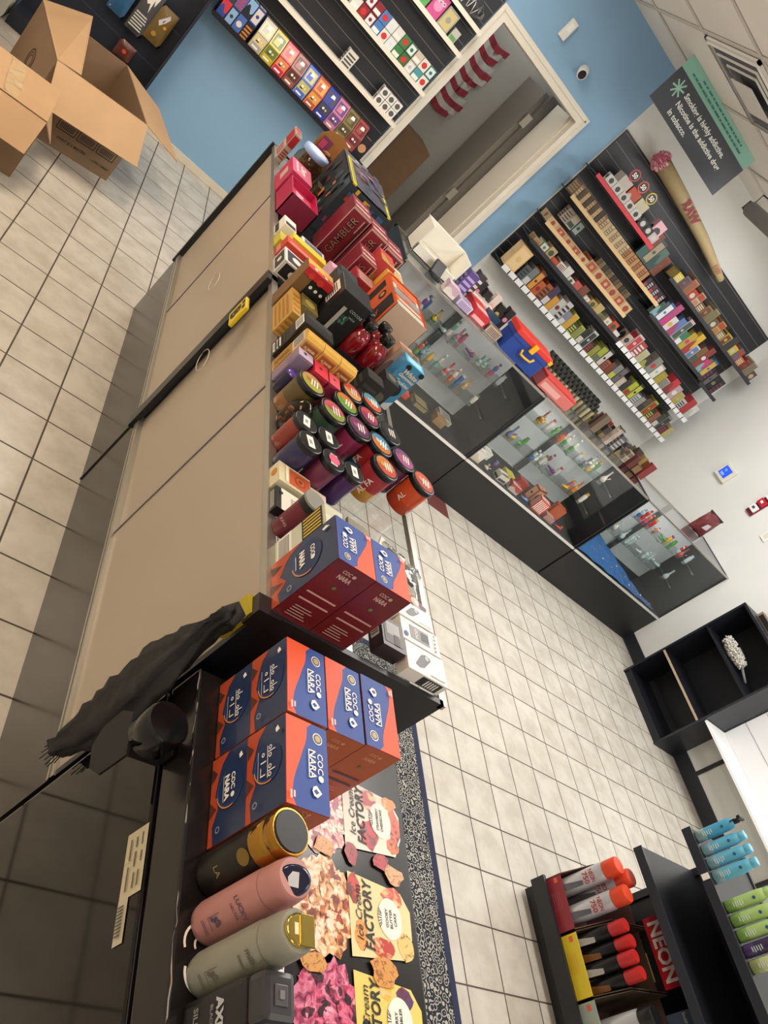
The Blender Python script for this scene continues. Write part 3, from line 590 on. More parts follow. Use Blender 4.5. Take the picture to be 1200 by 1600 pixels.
t = thing('plastic_scoop_holder', 'glossy black plastic holder with a rounded flap on the side of the black freezer', 'holder', (0.495, 0.6, 0.69))
mb = MB(); prof = [(0.034, 0.10), (0.036, 0.103), (0.036, 0.15), (0.034, 0.153), (0.031, 0.15), (0.031, 0.10)]; mb.lathe([(0.031, 0.10), (0.034, 0.102), (0.034, 0.148), (0.031, 0.152)], M('0b0c0e', 0.12), (0.0, 0, 0), 26); mb.build('ring', t)
pts = [(-0.032, 0.1), (-0.05, 0.07), (-0.048, 0.02), (-0.028, -0.005), (0.01, 0.0), (0.034, 0.03), (0.036, 0.1)]
MB().prism(pts, (-0.03, 0, 0), (0, -1, 0), (0, 0, 1), -0.004, M('060608', 0.6)).build('flap', t)
mb = MB().box(-0.02, 0.044, -0.012, 0.012, 0.06, 0.1, BLK).build('arm', t)
carton('thin white card wedged beside the black fabric bag', (0.545, 0.7, 0.53), (0.004, 0.03, 0.13), 'c9c3b8', 0)
# tape measure and yellow tag
t = thing('yellow_tag', 'yellow and black lettered tag stuck to the black post of the staff side', 'tag', (0.549, 1.868, 0.815))
mb = MB().box(-0.012, 0, -0.032, 0.032, 0, 0.075, M('e3c62c', 0.4), 0.004); f = Face(mb, '-x', -0.012, 0, -0.032, 0.032, 0, 0.075); f.txt('B', 0.5, 0.42, 0.042, BLK, 0.035, 0.05).rect(0.2, 0.8, 0.45, 0.95, BLK).rect(0.6, 0.78, 0.8, 0.95, BLK); mb.build('body', t)
carton('crumpled yellow tag hanging at the near corner of the beige sliding doors', (0.555, 0.785, 0.86), (0.012, 0.035, 0.08), 'b8a51e', 0, rz=0.2, name='yellow_tag', cat='tag')

# ================================================================ goods on the counter
def P2(x, y, z=CT): return (x, y, z + EPS)
ORG = M('e4552b', 0.55); BLU = M('26489c', 0.55); NVY = M('1f3156', 0.35, coat=0.3); WH = M('efece6', 0.45)
GLD = M('c89a3a', 0.3, 0.7)
def coco_top(f, flip=False):
    f.rect(0, 0, 1, 1, BLU)
    f.poly([(0, 0)] + [(1 - u, v) for u, v in []] + [(1.0, 0.0), (1.0, 0.22)] + [(1 - i / 14, 0.27 + 0.13 * math.cos((i / 14) * 5.2 + 2.4) + (0.25 * max(0, i / 14 - .62) * 2)) for i in range(1, 14)] + [(0, 0.62)], ORG)
    f.circ(0.16, 0.76, f.w * 0.07, WH).circ(0.16, 0.76, f.w * 0.058, M('39507c')).circ(0.16, 0.76, f.w * 0.04, M('b9a36a'))
    h = f.h * 0.13
    f.txt('COC', 0.455, 0.80, h, WH, f.w * .25, 0.012); f.circ(0.625, 0.80, h * 0.48, WH)
    f.txt('NARA', 0.49, 0.61, h * 1.15, WH, f.w * 0.33, 0.015); f.rect(0.33, 0.505, 0.65, 0.525, WH)
    f.poly([(0.72, 0.68), (0.74, 0.6), (0.79, 0.57), (0.84, 0.61), (0.85, 0.69), (0.79, 0.8)], WH).poly([(0.76, 0.66), (0.79, 0.6), (0.82, 0.66), (0.79, 0.73)], BLU)
    f.rect(0.86, 0.06, 0.95, 0.10, M('f4c8b8')).rect(0.86, 0.13, 0.93, 0.17, M('f4c8b8'))
def ring(f, u, v, r, w_, mat, a0=0, a1=2 * PI, n=14):
    pts = [(u * f.w + (r + w_) * math.cos(a0 + (a1 - a0) * i / n), v * f.h + (r + w_) * math.sin(a0 + (a1 - a0) * i / n)) for i in range(n + 1)] + [(u * f.w + (r - w_) * math.cos(a1 - (a1 - a0) * i / n), v * f.h + (r - w_) * math.sin(a1 - (a1 - a0) * i / n)) for i in range(n + 1)]
    f.mb.flat(pts, f.o(), f.U, f.V, mat)
def coco_side(f, arabic, warm=True):
    s = min(f.w, f.h)
    f.rect(0, 0, 1, 1, NVY)
    f.poly([(0, 0), (1, 0), (1, 0.14), (0.8, 0.1), (0.62, 0.24), (0.45, 0.14), (0.25, 0.22), (0.12, 0.3), (0.0, 0.5)], M('b5492a', 0.35)).poly([(0.5, 0.0), (0.62, 0.2), (0.7, 0.0)], M('5c2c20', 0.4)).poly([(0.1, 0.0), (0.2, 0.18), (0.3, 0.02)], M('4a2a22', 0.4))
    f.circ(0.46, 0.56, s * 0.36, M('2c4a80', 0.35), 30).circ(0.45, 0.58, s * 0.335, M('1c2f58', 0.35), 30)
    ring(f, 0.46, 0.56, s * 0.35, s * 0.012, M('d08a3a', 0.4), -1.4, 0.3)
    if arabic:
        LW_ = s * 0.009
        for u, v in ((0.30, .64), (0.39, .64), (0.52, .64), (0.61, .64)): ring(f, u, v, s * 0.032, LW_, WH)
        for u in (0.345, 0.565): f.rect(u, 0.6, u + 0.012, 0.78, WH)
        f.rect(0.28, 0.585, 0.64, 0.6, WH); ring(f, 0.36, 0.48, s * 0.03, LW_, WH); f.rect(0.44, 0.42, 0.455, 0.56, WH).rect(0.5, 0.42, 0.6, 0.435, WH).rect(0.59, 0.42, 0.605, 0.55, WH).rect(0.3, 0.36, 0.62, 0.368, WH)
    else:
        f.txt('COC', 0.4, 0.66, s * .1, WH, f.w * .24, 0.03); f.circ(0.56, 0.66, s * 0.05, WH); f.txt('NARA', 0.45, 0.5, s * 0.12, WH, f.w * 0.36, 0.05); f.rect(0.3, 0.4, 0.6, 0.41, WH)
    ring(f, 0.87, 0.3, s * 0.05, s * 0.01, M('8a95a8')); f.poly([(0.12, 0.88), (0.15, 0.82), (0.2, 0.84), (0.18, 0.93)], WH)
def coco_end(f, base, stripe):
    f.rect(0, 0, 1, 1, base); L_ = M('c9a49a' if stripe == 0 else 'c98a6a', 0.5)
    s = f.w
    f.txt('COC', 0.42, 0.9, s * .09, L_, f.w * .22, 0.03); f.circ(0.6, 0.9, s * 0.045, L_); f.txt('NARA', 0.48, 0.82, s * 0.11, L_, f.w * 0.34, 0.05)
    f.circ(0.5, 0.66, s * 0.05, M('5c7a3a', 0.5), 8)
    C_ = M('c79a92', 0.5) if stripe == 0 else M('2f3360', 0.5)
    f.rect(0.12, 0.46, 0.88, 0.485, C_).rect(0.12, 0.34, 0.88, 0.365, C_)
    for k in range(5): f.rect(0.2, 0.08 + k * 0.04, 0.7 - 0.07 * (k % 3), 0.092 + k * 0.04, L_)
def coco_box(label, x0, y0, z, w, d, h, kind, arabic=True, flip=False, group='charcoal boxes'):
    mb = MB(); red = kind == 'red'
    body = M('6e2026', 0.35) if red else M('b5532c', 0.4)
    mb.box(0, w, 0, d, 0, h, body, 0.0012)
    A = (0, w, 0, d, 0, h)
    t = Face(mb, '+zc' if flip else '+zl', *A); coco_top(t)
    coco_side(Face(mb, '-x', *A), arabic); coco_end(Face(mb, '-y', *A), M('6a1e25', 0.3) if red else M('a04c2a', 0.4), 0 if red else 1)
    return mb.build('charcoal_box', loc=(x0, y0, z + EPS), label=label, cat='box', group=group)
# red pair at the near end of the glass counter
coco_box('dark red charcoal box on the counter corner, staff side one of the pair', 0.581, 0.775, CT, 0.079, 0.096, 0.153, 'red', False, True)
coco_box('dark red charcoal box on the counter corner, customer side one of the pair', 0.6615, 0.775, CT, 0.079, 0.096, 0.153, 'red', False, True)
# orange and blue stack on the freezer
coco_box('orange and blue charcoal box against the display case, upper of the far staff side stack', 0.583, 0.577, FZ + 0.0785, 0.074, 0.126, 0.0775, 'o')
coco_box('orange and blue charcoal box against the display case, lower of the far staff side stack', 0.583, 0.577, FZ, 0.074, 0.126, 0.0775, 'o', True)
coco_box('orange and blue charcoal box beside the bottles, upper of the near stack', 0.58, 0.4455, FZ + 0.0785, 0.074, 0.126, 0.0775, 'o')
coco_box('orange and blue charcoal box beside the bottles, lower of the near stack', 0.58, 0.4455, FZ, 0.074, 0.126, 0.0775, 'o', False)
coco_box('tall orange and blue charcoal box, middle of the three along the case end', 0.6595, 0.577, FZ, 0.073, 0.126, 0.156, 'o')
coco_box('tall orange and blue charcoal box, customer side one with upside-down lettering', 0.7375, 0.580, FZ, 0.073, 0.126, 0.156, 'o', True, True)

# ---- bottles on the freezer
def put(mb, name, t, **k): return mb.build(name, t, **k)
def bottle_decor(mb, r, z, h, txts, col, ang0=-PI * 0.78):
    """lettering wrapped as short flat segments on the side facing the staff side"""
    for (s_, zz, hh) in txts:
        a = ang0; O = Vector((math.cos(a) * (r + 0.0008), math.sin(a) * (r + 0.0008), zz)); U_ = Vector((-math.sin(a), math.cos(a), 0))
        mb.txt(s_, O, U_, (0, 0, 1), hh, col, r * 1.1, 0.02)
BX = 0.588
t = thing('body_wash_bottle', 'black bottle with a wide gold cap, beside the orange and blue boxes', 'bottle', (BX + 0.002, 0.413, FZ))
put(MB().lathe([(0.024, 0), (0.027, 0.003), (0.0285, 0.01), (0.0285, 0.105), (0.027, 0.109)], M('16130f', 0.4), n=28), 'body', t)
put(MB().lathe([(0.0295, 0.108), (0.030, 0.11), (0.030, 0.135), (0.0292, 0.136), (0.030, 0.137), (0.030, 0.15), (0.0285, 0.154)], M('b98a3c', 0.14, 0.95), n=32), 'cap', t, label='shiny gold cap')
put(MB().lathe([(0.0265, 0.154), (0.0255, 0.156)], M('0c0c10', 0.45), n=28), 'cap_top', t, label='black cap top')
mb = MB(); a = PI * 1.17
Ov = Vector((math.cos(a) * 0.0295, math.sin(a) * 0.0295, 0.095)); Uv = Vector((-math.sin(a), math.cos(a), 0)); mb.flat([(0.0105 * math.cos(2 * PI * i / 20), 0.0105 * math.sin(2 * PI * i / 20)) for i in range(20)], Ov, -Uv, (0, 0, -1), M('8a7236', 0.35, 0.5)); mb.txt('LA', Vector((math.cos(a) * 0.0292, math.sin(a) * 0.0292, 0.045)), Uv, (0, 0, 1), 0.009, M('9a8240', 0.4)); put(mb, 'emblem', t, label='gold emblem')
def wash(label, y, col, dark, capcol, logo, h, top, lcol):
    t = thing('body_wash_bottle', label, 'bottle', (BX, y, FZ)); B = M(col, 0.38)
    put(MB().lathe([(0.022, 0), (0.0265, 0.003), (0.0285, 0.012), (0.0285, h * .72), (0.0275, h * .78), (0.0272, h * 0.9), (0.0255, h * 0.985), (0.0235, h)], B, n=30, sx=1.0, sy=0.93), 'body', t)
    put(MB().lathe([(0.0279, h * .779), (0.0279, h * .784)], M(dark, 0.4), n=30, sy=0.93, caps=False), 'seam_ring', t)
    mb = MB()
    if top == 'slant': mb.T = Matrix.Translation((-0.004, -0.004, h - 0.001)) @ Matrix.Rotation(-0.42, 4, 'Y') @ Matrix.Rotation(0.3, 4, 'X'); mb.lathe([(0.0225, -0.012), (0.021, 0.0035), (0.018, 0.005)], M(capcol, 0.12, coat=0.5), n=28, sy=0.8); mb.flat([(-0.008, -0.006), (0.008, -0.006), (0.009, 0.002), (0.003, 0.007), (-0.006, 0.006)], (0, 0, 0.0053), (0, 1, 0), (-1, 0, 0), M('c9ced8', 0.4))
    else: mb.T = Matrix.Translation((0, 0, h)); mb.lathe([(0.0195, 0), (0.019, 0.003), (0.016, 0.004)], M(capcol, 0.16, 0.9), n=28, sy=0.9); mb.box(-0.001, 0.019, -0.0165, 0.0165, 0.003, 0.006, M(capcol, 0.16, 0.9), 0.001); mb.flat([(-0.006, -0.003), (0.006, -0.003), (0.006, 0.003), (-0.006, 0.003)], (-0.006, 0, 0.0044), (0, 1, 0), (-1, 0, 0), M('e8e0b0', 0.3))
    put(mb, 'cap', t)
    mb = MB(); L_ = M(lcol, 0.45)
    for a, zz, hh, s_, wd in logo:
        Ov = Vector((math.cos(a) * 0.0292, math.sin(a) * 0.0272, zz)); Uv = Vector((-math.sin(a), math.cos(a), 0)); mb.txt(s_, Ov, Uv, (0, 0, 1), hh, L_, wd, 0.02)
    a = PI * 1.2; Ov = Vector((math.cos(a) * 0.0290, math.sin(a) * 0.0270, h * .3)); Uv = Vector((-math.sin(a), math.cos(a), 0))
    mb.flat([(-0.008, -0.011), (0.008, -0.011), (0.008, -0.0102), (-0.0072, -0.0102), (-0.0072, 0.011), (-0.008, 0.011)], Ov, Uv, (0, 0, 1), L_)
    for k in range(5): mb.flat([(0.004 * math.cos(k) + 0.003 * math.cos(2 * PI * i / 7), 0.005 * math.sin(k * 1.7) + 0.003 * math.sin(2 * PI * i / 7)) for i in range(7)], Ov, Uv, (0, 0, 1), L_)
    for k in range(2): mb.flat([(-0.009, -0.02 - k * .003), (0.009, -0.02 - k * .003), (0.009, -0.019 - k * .003), (-0.009, -0.019 - k * .003)], Ov, Uv, (0, 0, 1), L_)
    put(mb, 'printing', t)
wash('pink bottle with a slanted dark blue cap, between black gold and grey bottles', 0.3555, 'b77f7a', '8f5f5c', '14193a', [(PI * 1.2, 0.095, 0.007, 'LUCKY', .03), (PI * 1.2, 0.083, 0.004, 'NECTAR', .02)], 0.163, 'slant', '5a4a5e')
wash('grey-green bottle with a round gold flip cap, beside the pink bottle', 0.2985, '8d8c80', '6f6e64', 'b9a258', [(PI * 1.2, 0.1, 0.006, 'coco', .018), (PI * 1.2, 0.115, 0.008, 'milk', .03)], 0.166, 'round', '5f5c50')
t = thing('body_wash_bottle', 'black bottle with a square embossed cap at the bottom edge of the picture', 'bottle', (BX - 0.004, 0.243, FZ))
put(MB().box(-0.022, 0.022, -0.026, 0.026, 0, 0.112, M('1b1a1d', 0.35), 0.008), 'body', t)
put(MB().box(-0.021, 0.021, -0.024, 0.024, 0.112, 0.142, M('35353a', 0.3), 0.007), 'cap', t)
put(MB().box(-0.009, 0.009, -0.01, 0.01, 0.142, 0.1435, M('4a4a50', 0.3), 0.001).box(-0.003, 0.003, -0.004, 0.004, 0.1435, 0.145, M('77777c', 0.3)), 'cap_button', t)
mb = MB(); f = Face(mb, '-x', -0.022, 0.022, -0.026, 0.026, 0, 0.112); f.txt('AXE', 0.5, 0.62, 0.012, M('b9bcc0', 0.4), 0.036, 0.05).txt('BLACK', 0.5, 0.5, 0.005, M('8a8c90'), 0.03).txt('SILKY', 0.5, 0.25, 0.008, M('8a8c90'), 0.036).circ(0.75, 0.12, 0.006, M('9a9ca0')); put(mb, 'printing', t)

# ---- jars with round lids
def jar(label, x, y, col, lidc, h=0.09, r=0.0365, lidblk='15171a', col2=None, txt=None, z=CT, glassy=False, white=False, band=None):
    t = thing('round_jar', label, 'jar', (x, y, z + EPS), rnd.uniform(-.2, .2), 'round jars on the counter')
    B = M(col, 0.35, coat=0.2); B2 = M(col2 or col, 0.35, coat=0.2)
    put(MB().lathe([(r * .9, 0), (r * .95, 0.002), (r * .95, h * .35), (r * .95, h * .82), (r * .93, h * .85)], [B, B, B2, B2], n=26), 'body', t)
    LB = M(lidblk, 0.28)
    put(MB().lathe([(r * .97, h * .84), (r, h * .86), (r, h * .985), (r * .96, h), (r * .90, h)], LB, n=30), 'lid', t)
    mb = MB(); n = 28; R_ = r * 0.82; zt = h + 0.0004
    if lidc:
        c1, c2, c3 = [M(''.join('%02x' % int(int(c[i:i + 2], 16) * .86) for i in (0, 2, 4)), 0.35) for c in lidc]
        mb.flat([(R_ * math.cos(2 * PI * i / n), R_ * math.sin(2 * PI * i / n)) for i in range(n)], (0, 0, zt), (1, 0, 0), (0, 1, 0), c1)
        mb.flat([(R_ * math.cos(PI + PI * i / n), R_ * math.sin(PI + PI * i / n)) for i in range(n + 1)], (0, 0, zt + .0003), (1, 0, 0), (0, 1, 0), c2)
        mb.flat([(-R_ * .55, -R_ * .1), (R_ * .6, -R_ * .2), (R_ * .75, R_ * .05), (-R_ * .6, R_ * .3)], (0, 0, zt + .0006), (1, 0, 0), (0, 1, 0), c3)
        for k in range(3): mb.flat([(-R_ * .5 + k * R_ * .08, R_ * (.38 - k * .26)), (R_ * .42, R_ * (.36 - k * .26)), (R_ * .42, R_ * (.48 - k * .26)), (-R_ * .5, R_ * (.5 - k * .26))], (0, 0, zt + .0009), (0, -1, 0), (1, 0, 0), WH)
    if white: mb.flat([(-R_ * .4, -R_ * .75), (R_ * .35, -R_ * .7), (R_ * .35, R_ * .7), (-R_ * .4, R_ * .65)], (0, 0, zt + 0.0004), (1, 0, 0), (0, 1, 0), WH); mb.flat([(-R_ * .2, -R_ * .3), (R_ * .1, -R_ * .3), (R_ * .1, R_ * .2), (-R_ * .2, R_ * .2)], (0, 0, zt + 0.0008), (1, 0, 0), (0, 1, 0), M('9a9a9a'))
    if white == 'pink': mb.flat([(R_ * .6 * math.cos(2 * PI * i / n), R_ * .6 * math.sin(2 * PI * i / n)) for i in range(n)], (0, 0, zt + .001), (1, 0, 0), (0, 1, 0), M('d8587c'))
    if mb.f: put(mb, 'lid_label', t)
    if txt:
        mb = MB(); a = PI * 1.28; Ov = Vector((math.cos(a) * (r * .95 + .001), math.sin(a) * (r * .95 + .001), h * .42)); Uv = Vector((-math.sin(a), math.cos(a), 0)); mb.txt(txt, Ov, (0, 0, 1), -Uv, 0.013, M('e8dcd4', 0.5), h * .5, 0.02); put(mb, 'side_lettering', t)
    return t
jar('orange-red jar nearest the customer edge, orange and red lid label', 0.958, 1.308, 'b8401f', ('e0603a', 'c8442c', 'f0b090'), col2='c8502a', txt='AL', r=0.037)
jar('purple jar with a purple and pink lid label, beside the orange-red jar', 0.896, 1.342, '5a2a52', ('8a4a8c', 'b85a9a', 'd86a6a'), txt='AL')
jar('red to yellow jar with an orange lid label, in front of the purple jar', 0.822, 1.252, 'c08a30', ('e08a4a', 'd8502c', 'f0c04a'), col2='9c2c34', txt='AL FA', r=0.037)
jar('blue and red jar with a blue and orange lid label in the middle row', 0.818, 1.3315, '1f5a78', ('4a9ac8', 'e0803a', 'e8e4dc'), col2='a82a2c', txt='FA')
jar('dark jar with a black lid with white lettering, behind the blue and red jar', 0.86, 1.412, '26282a', ('23282a', '1c2022', '3a4042'), lidblk='1c2224')
jar('magenta jar with a violet lid label in the middle of the jars', 0.748, 1.328, '7a2044', ('8a3a6a', '6a3460', 'b86a9c'), col2='8c2a52', txt='AL', r=0.037)
jar('green and pink jar with a pink and green lid label', 0.672, 1.318, '5c5a54', ('d8606c', '9ab04a', 'c84a7a'), col2='2c4a3a')
jar('brown and gold jar with a golden lid label on the staff edge', 0.6115, 1.364, '8a5a2a', ('d8a05a', 'b8b84a', 'b87a30'), col2='5a4a22', r=0.036)
jar('jar with an orange and green lid label behind the magenta jar', 0.7155, 1.3925, '4a2a30', ('e0803a', '7ab04a', 'c8a03a'))
jar('jar with a red and orange lid label beside the gold cartons', 0.740, 1.4625, '3a2a2a', ('e0503a', 'f0b070', 'e8802c'), r=0.034)
jar('jar with a blue and orange lid label beside the dark carton', 0.81, 1.488, '3a3a40', ('5aa0b8', 'e0683a', 'c8d0d8'), r=0.036)
jar('jar with a crimson and violet lid label under the light blue box', 0.789, 1.410, '4a2438', ('d8505a', '9a3a6a', 'c8407a'), r=0.034)
jar('small black-topped violet jar with a white lid sticker on the staff edge', 0.6045, 1.155, '2e2c52', None, h=0.083, r=0.029, lidblk='1a1a1c', white=True)
jar('small black-topped jar with a pink lid sticker, second from the staff edge', 0.6655, 1.150, '6a2a48', None, h=0.083, r=0.029, lidblk='17171a', white='pink')
jar('small black jar with a white lid sticker behind the violet jar', 0.601, 1.224, '8a3426', None, h=0.078, r=0.0285, lidblk='222222', white=True)
jar('small black jar with a white lid sticker behind the pink sticker jar', 0.66, 1.222, '2a2a2a', None, h=0.08, r=0.0285, lidblk='1c1c1e', white=True)
jar('small black-topped purple jar with a white sticker, next to the flat booklets', 0.7235, 1.160, '43235a', None, h=0.083, r=0.0275, lidblk='18181a', white=True)
t = thing('glass_dome_jar', 'clear round glass jar with a rounded lid holding red-brown pieces', 'jar', (0.608, 1.293, CT + EPS))
put(MB().lathe([(0.024, 0), (0.03, 0.01), (0.031, 0.045), (0.024, 0.066), (0.012, 0.078), (0.001, 0.082)], glass('d8d2c6', 0.05), n=24), 'glass_body', t)
mb = MB(); 
for k in range(26): a = rnd.uniform(0, 6.28); q = rnd.uniform(0, .02); mb.box(q * math.cos(a) - .005, q * math.cos(a) + .005, q * math.sin(a) - .004, q * math.sin(a) + .004, 0.002 + k * 0.0014, 0.010 + k * 0.0014, M(rnd.choice(['7c3a2a', '9c5a3a', '4a2a22', 'b07a4a']), 0.5), 0.001)
tag(put(mb, 'contents', t), kind='stuff')
t = thing('round_tin', 'small dark purple tin with a shiny violet lid in front of the lilac box', 'tin', (0.5915, 1.420, CT + EPS))
put(MB().lathe([(0.015, 0), (0.0165, 0.003), (0.0165, 0.05), (0.015, 0.052)], M('241c40', 0.4), n=24), 'body', t); put(MB().lathe([(0.0175, 0.052), (0.016, 0.056), (0.01, 0.058)], M('5a44a8', 0.12, coat=.6), n=24), 'lid', t)

# ---- cartons around the jars
def C(label, x0, x1, y0, y1, h, col, ds=0, c2='f0ece0', z=CT, **k):
    return carton(label, ((x0 + x1) / 2, (y0 + y1) / 2, z + EPS), (x1 - x0, y1 - y0, h), col, ds, c2, k.pop('rz', 0), **k)
def device_box(label, x0, y0, w, d, h, base, cap=None, group=None):
    mb = MB(); mb.box(0, w, 0, d, 0, h, M(base, 0.3), 0.004)
    if cap: mb.box(0.001, w - 0.001, 0.001, d - 0.001, h, h + 0.002, M(cap, 0.3), 0.0008)
    f = Face(mb, '+z', 0, w, 0, d, 0, h + (0.002 if cap else 0)); f.circ(0.45, 0.55, w * 0.1, M('3a2a3a', 0.4))
    f = Face(mb, '-x', 0, w, 0, d, 0, h); f.stripes(0.15, 0.6, 0.85, 0.8, 2, M('8a8298'))
    return mb.build('device_box', loc=(x0, y0, CT + EPS), label=label, cat='box', group=group)
GDB = M('d9ab4e', 0.3, coat=0.3)
for i in range(3):
    t = thing('gold_box', 'gold patterned carton with a domed top, %s of the row of three' % ('staff edge one', 'middle one', 'customer side one')[i], 'box', (0.5745 + i * 0.0505, 1.4745, CT + EPS), 0, 'gold cartons')
    mb = MB(); w_, d_, h_ = 0.049, 0.044, 0.117; mb.box(0, w_, 0, d_, 0, h_, GDB, 0.0015)
    mb.prism([(0, 0), (d_, 0), (d_ * .8, 0.007), (d_ * .5, 0.0095), (d_ * .2, 0.007)], (0, d_, h_ - 0.001), (0, -1, 0), (0, 0, 1), -w_, GDB)
    f = Face(mb, '-y', 0, w_, 0, d_, 0, h_); f.rect(0.06, 0.5, 0.94, 0.95, M('b87848', 0.35)).rect(0.12, 0.53, 0.88, 0.92, M('8f5228', 0.35)).txt('AL FAKHER', 0.5, 0.84, 0.006, M('f0d8a0'), 0.03)
    f.poly([(0.2, 0.6), (0.5, 0.56), (0.45, 0.7), (0.25, 0.72)], M('d8a878')).circ(0.7, 0.63, 0.006, M('e0b890')).circ(0.35, 0.78, 0.005, M('c88a58')); f.rect(0.06, 0.04, 0.94, 0.45, M('b98a3a', 0.35)); f.txt('AL FAKHER', 0.5, 0.25, 0.007, M('7a5020'), 0.04)
    f = Face(mb, '-x', 0, w_, 0, d_, 0, h_); f.rect(0.05, 0.62, 0.95, 0.96, M('d9d4c8', 0.5)).stripes(0.12, 0.65, 0.88, 0.93, 6, M('55504a'), True); f.rect(0.05, 0.05, 0.95, 0.58, M('a87c30', 0.4)).txt('ALFAKHER', 0.5, 0.3, 0.012, M('5c3c18'), 0.05, rot=90)
    mb.build('body', t)
device_box('lilac vape box with a pale top on the staff edge of the counter', 0.573, 1.439, 0.043, 0.034, 0.09, '8a7890', 'c8b8d8')
device_box('bright red vape box between the lilac and the coral ones', 0.6195, 1.4165, 0.042, 0.056, 0.09, 'a8243c', 'd8384a')
device_box('coral pink vape box at the end of the row of three', 0.664, 1.418, 0.034, 0.05, 0.09, '9a2f4c', 'e0586a')
C('black carton with white barcode labels, staff edge beside the gold cartons', 0.574, 0.66, 1.545, 1.60, 0.118, '1d1c1c', 5, '34322f', name='barcode_carton')
mb = MB(); f = Face(mb, '-x', 0, 0.08, 0, 0.05, 0, 0.118); f.rect(0.1, 0.03, 0.9, 0.28, WH).stripes(0.2, 0.06, 0.8, 0.25, 5, M('303030')).rect(0.1, 0.72, 0.9, 0.97, WH).stripes(0.2, 0.75, 0.8, 0.94, 5, M('303030')); mb.box(0, 0.0001, 0, 0.0001, 0, 0.0001, WH)
lab = mb.build('barcode_label', bpy.data.objects['barcode_carton'], loc=(-0.0432, -0.025, 0))
t = thing('cocoa_carton', 'large matt black carton with teal leaf artwork, behind the gold cartons', 'box', (0.662, 1.755, CT + EPS), 0)
mb = MB().box(0, 0.096, 0, 0.10, 0, 0.175, M('18181b', 0.42), 0.002); f = Face(mb, '-y', 0, 0.096, 0, 0.10, 0, 0.175)
for k in range(9): a = k * .8; f.poly([(0.5 + .12 * math.cos(a) + .05 * math.cos(b_ * PI / 3), 0.58 + .09 * math.sin(a * 1.3) + .04 * math.sin(b_ * PI / 3)) for b_ in range(6)], M(('3f6a60', '6f9488', '2c4a44')[k % 3], 0.5))
f.rect(0.3, 0.36, 0.42, 0.8, M('a8a49c', 0.5)).txt('cocoa', 0.72, 0.82, 0.012, M('9ab0a8'), 0.05, 0, 0.2).txt('mint', 0.72, 0.72, 0.008, M('9ab0a8'), 0.03, 0, .2); mb.build('body', t)
mb = MB(); f = Face(mb, '-x', 0, 0.088, 0, 0.10, 0, 0.175); f.rect(0.2, 0.6, 0.75, 0.92, WH).stripes(0.25, 0.63, 0.7, 0.88, 6, M('38342f')); mb.build('barcode_label', t)
# dark mid box with barcode and light blue sweet flavour box
C('dark grey carton with a barcode between the gold cartons and the blue box', 0.80, 0.855, 1.585, 1.63, 0.10, '2b2c2c', 3, '4a4642')
C('dark carton with a round emblem touching the light blue box', 0.862, 0.908, 1.63, 1.68, 0.11, '2e2f30', 2, '6a6458')
t = thing('flavour_box', 'light blue carton with cookies artwork at the customer edge', 'box', (0.9125, 1.725, CT + EPS))
mb = MB().box(0, 0.07, 0, 0.045, 0, 0.15, M('3f93c4', 0.3, coat=.3), 0.001); A = (0, 0.07, 0, 0.045, 0, 0.15); K = M('17181a', 0.4)
f = Face(mb, '-y', *A); f.poly([(0, 0), (1, 0), (1, 0.22), (0.7, 0.1), (0.3, 0.08), (0, 0.14)], M('dfe4e6', 0.4)); f.circ(0.62, 0.42, 0.0165, K, e=1.25).circ(0.58, 0.41, 0.0135, M('e8e4da'), e=1.2).circ(0.66, 0.42, 0.0135, K, e=1.25).circ(0.25, 0.2, 0.011, K).circ(0.28, 0.18, 0.009, M('cfd4d6')).circ(0.27, 0.93, 0.008, K).circ(0.93, 0.95, 0.008, K)
f.txt('White', 0.55, 0.84, 0.014, M('f0e2c8'), 0.05, 0.03, 0.25).txt('Gummiez', 0.55, 0.74, 0.010, M('f0e2c8'), 0.055, 0.03, 0.25).txt('Cookies', 0.55, 0.62, 0.011, WH, 0.05, 0.02, 0.25)
f = Face(mb, '+z', *A); f.rect(0, 0, 1, 1, M('58b4dc', 0.3)).rect(0.12, 0.2, 0.88, 0.8, M('a8dcec', 0.3)); f = Face(mb, '-x', *A); f.rect(0.1, 0.1, 0.9, 0.4, M('3a3c40')); mb.build('body', t)
C('pinkish foil packet behind the light blue carton', 0.90, 0.95, 1.79, 1.815, 0.15, '9a7468', 4, 'c8a890', rz=0.15)
C('beige and brown packet at the glass edge behind the blue carton', 0.955, 0.99, 1.80, 1.84, 0.14, 'b89880', 3, '6a4434', rz=-0.1)
# red skull shaped bottles with black caps
for i, (x, y) in enumerate(((0.788, 1.772), (0.853, 1.772), (0.788, 1.836), (0.853, 1.836))):
    t = thing('red_glass_bottle', 'deep red round glass bottle with black cap, %s of four' % ('near left', 'near right', 'far left', 'far right')[i], 'bottle', (x, y, CT + EPS), 0, 'red glass bottles')
    put(MB().lathe([(0.02, 0), (0.024, 0.008), (0.025, 0.045), (0.028, 0.06), (0.0315, 0.08), (0.0305, 0.1), (0.023, 0.117), (0.014, 0.124), (0.013, 0.13)], M('8a1420', 0.08, coat=0.8), n=24), 'body', t)
    put(MB().lathe([(0.0165, 0.128), (0.019, 0.13), (0.019, 0.152), (0.016, 0.155)], M('16181a', 0.22), n=24), 'cap', t)
    mb = MB()
    for dx in (-0.010, 0.010): mb.lathe([(0.001, -0.004), (0.006, 0), (0.001, 0.004)], M('5c0c14', 0.05, coat=1), (dx, -0.0275, 0.078), 10)
    put(mb, 'eye_sockets', t) if False else None
t = thing('bottle_tray', 'low black open tray with white labels holding the red glass bottles', 'tray', (0.752, 1.738, CT + EPS)); KK = M('1c1d1f', .4)
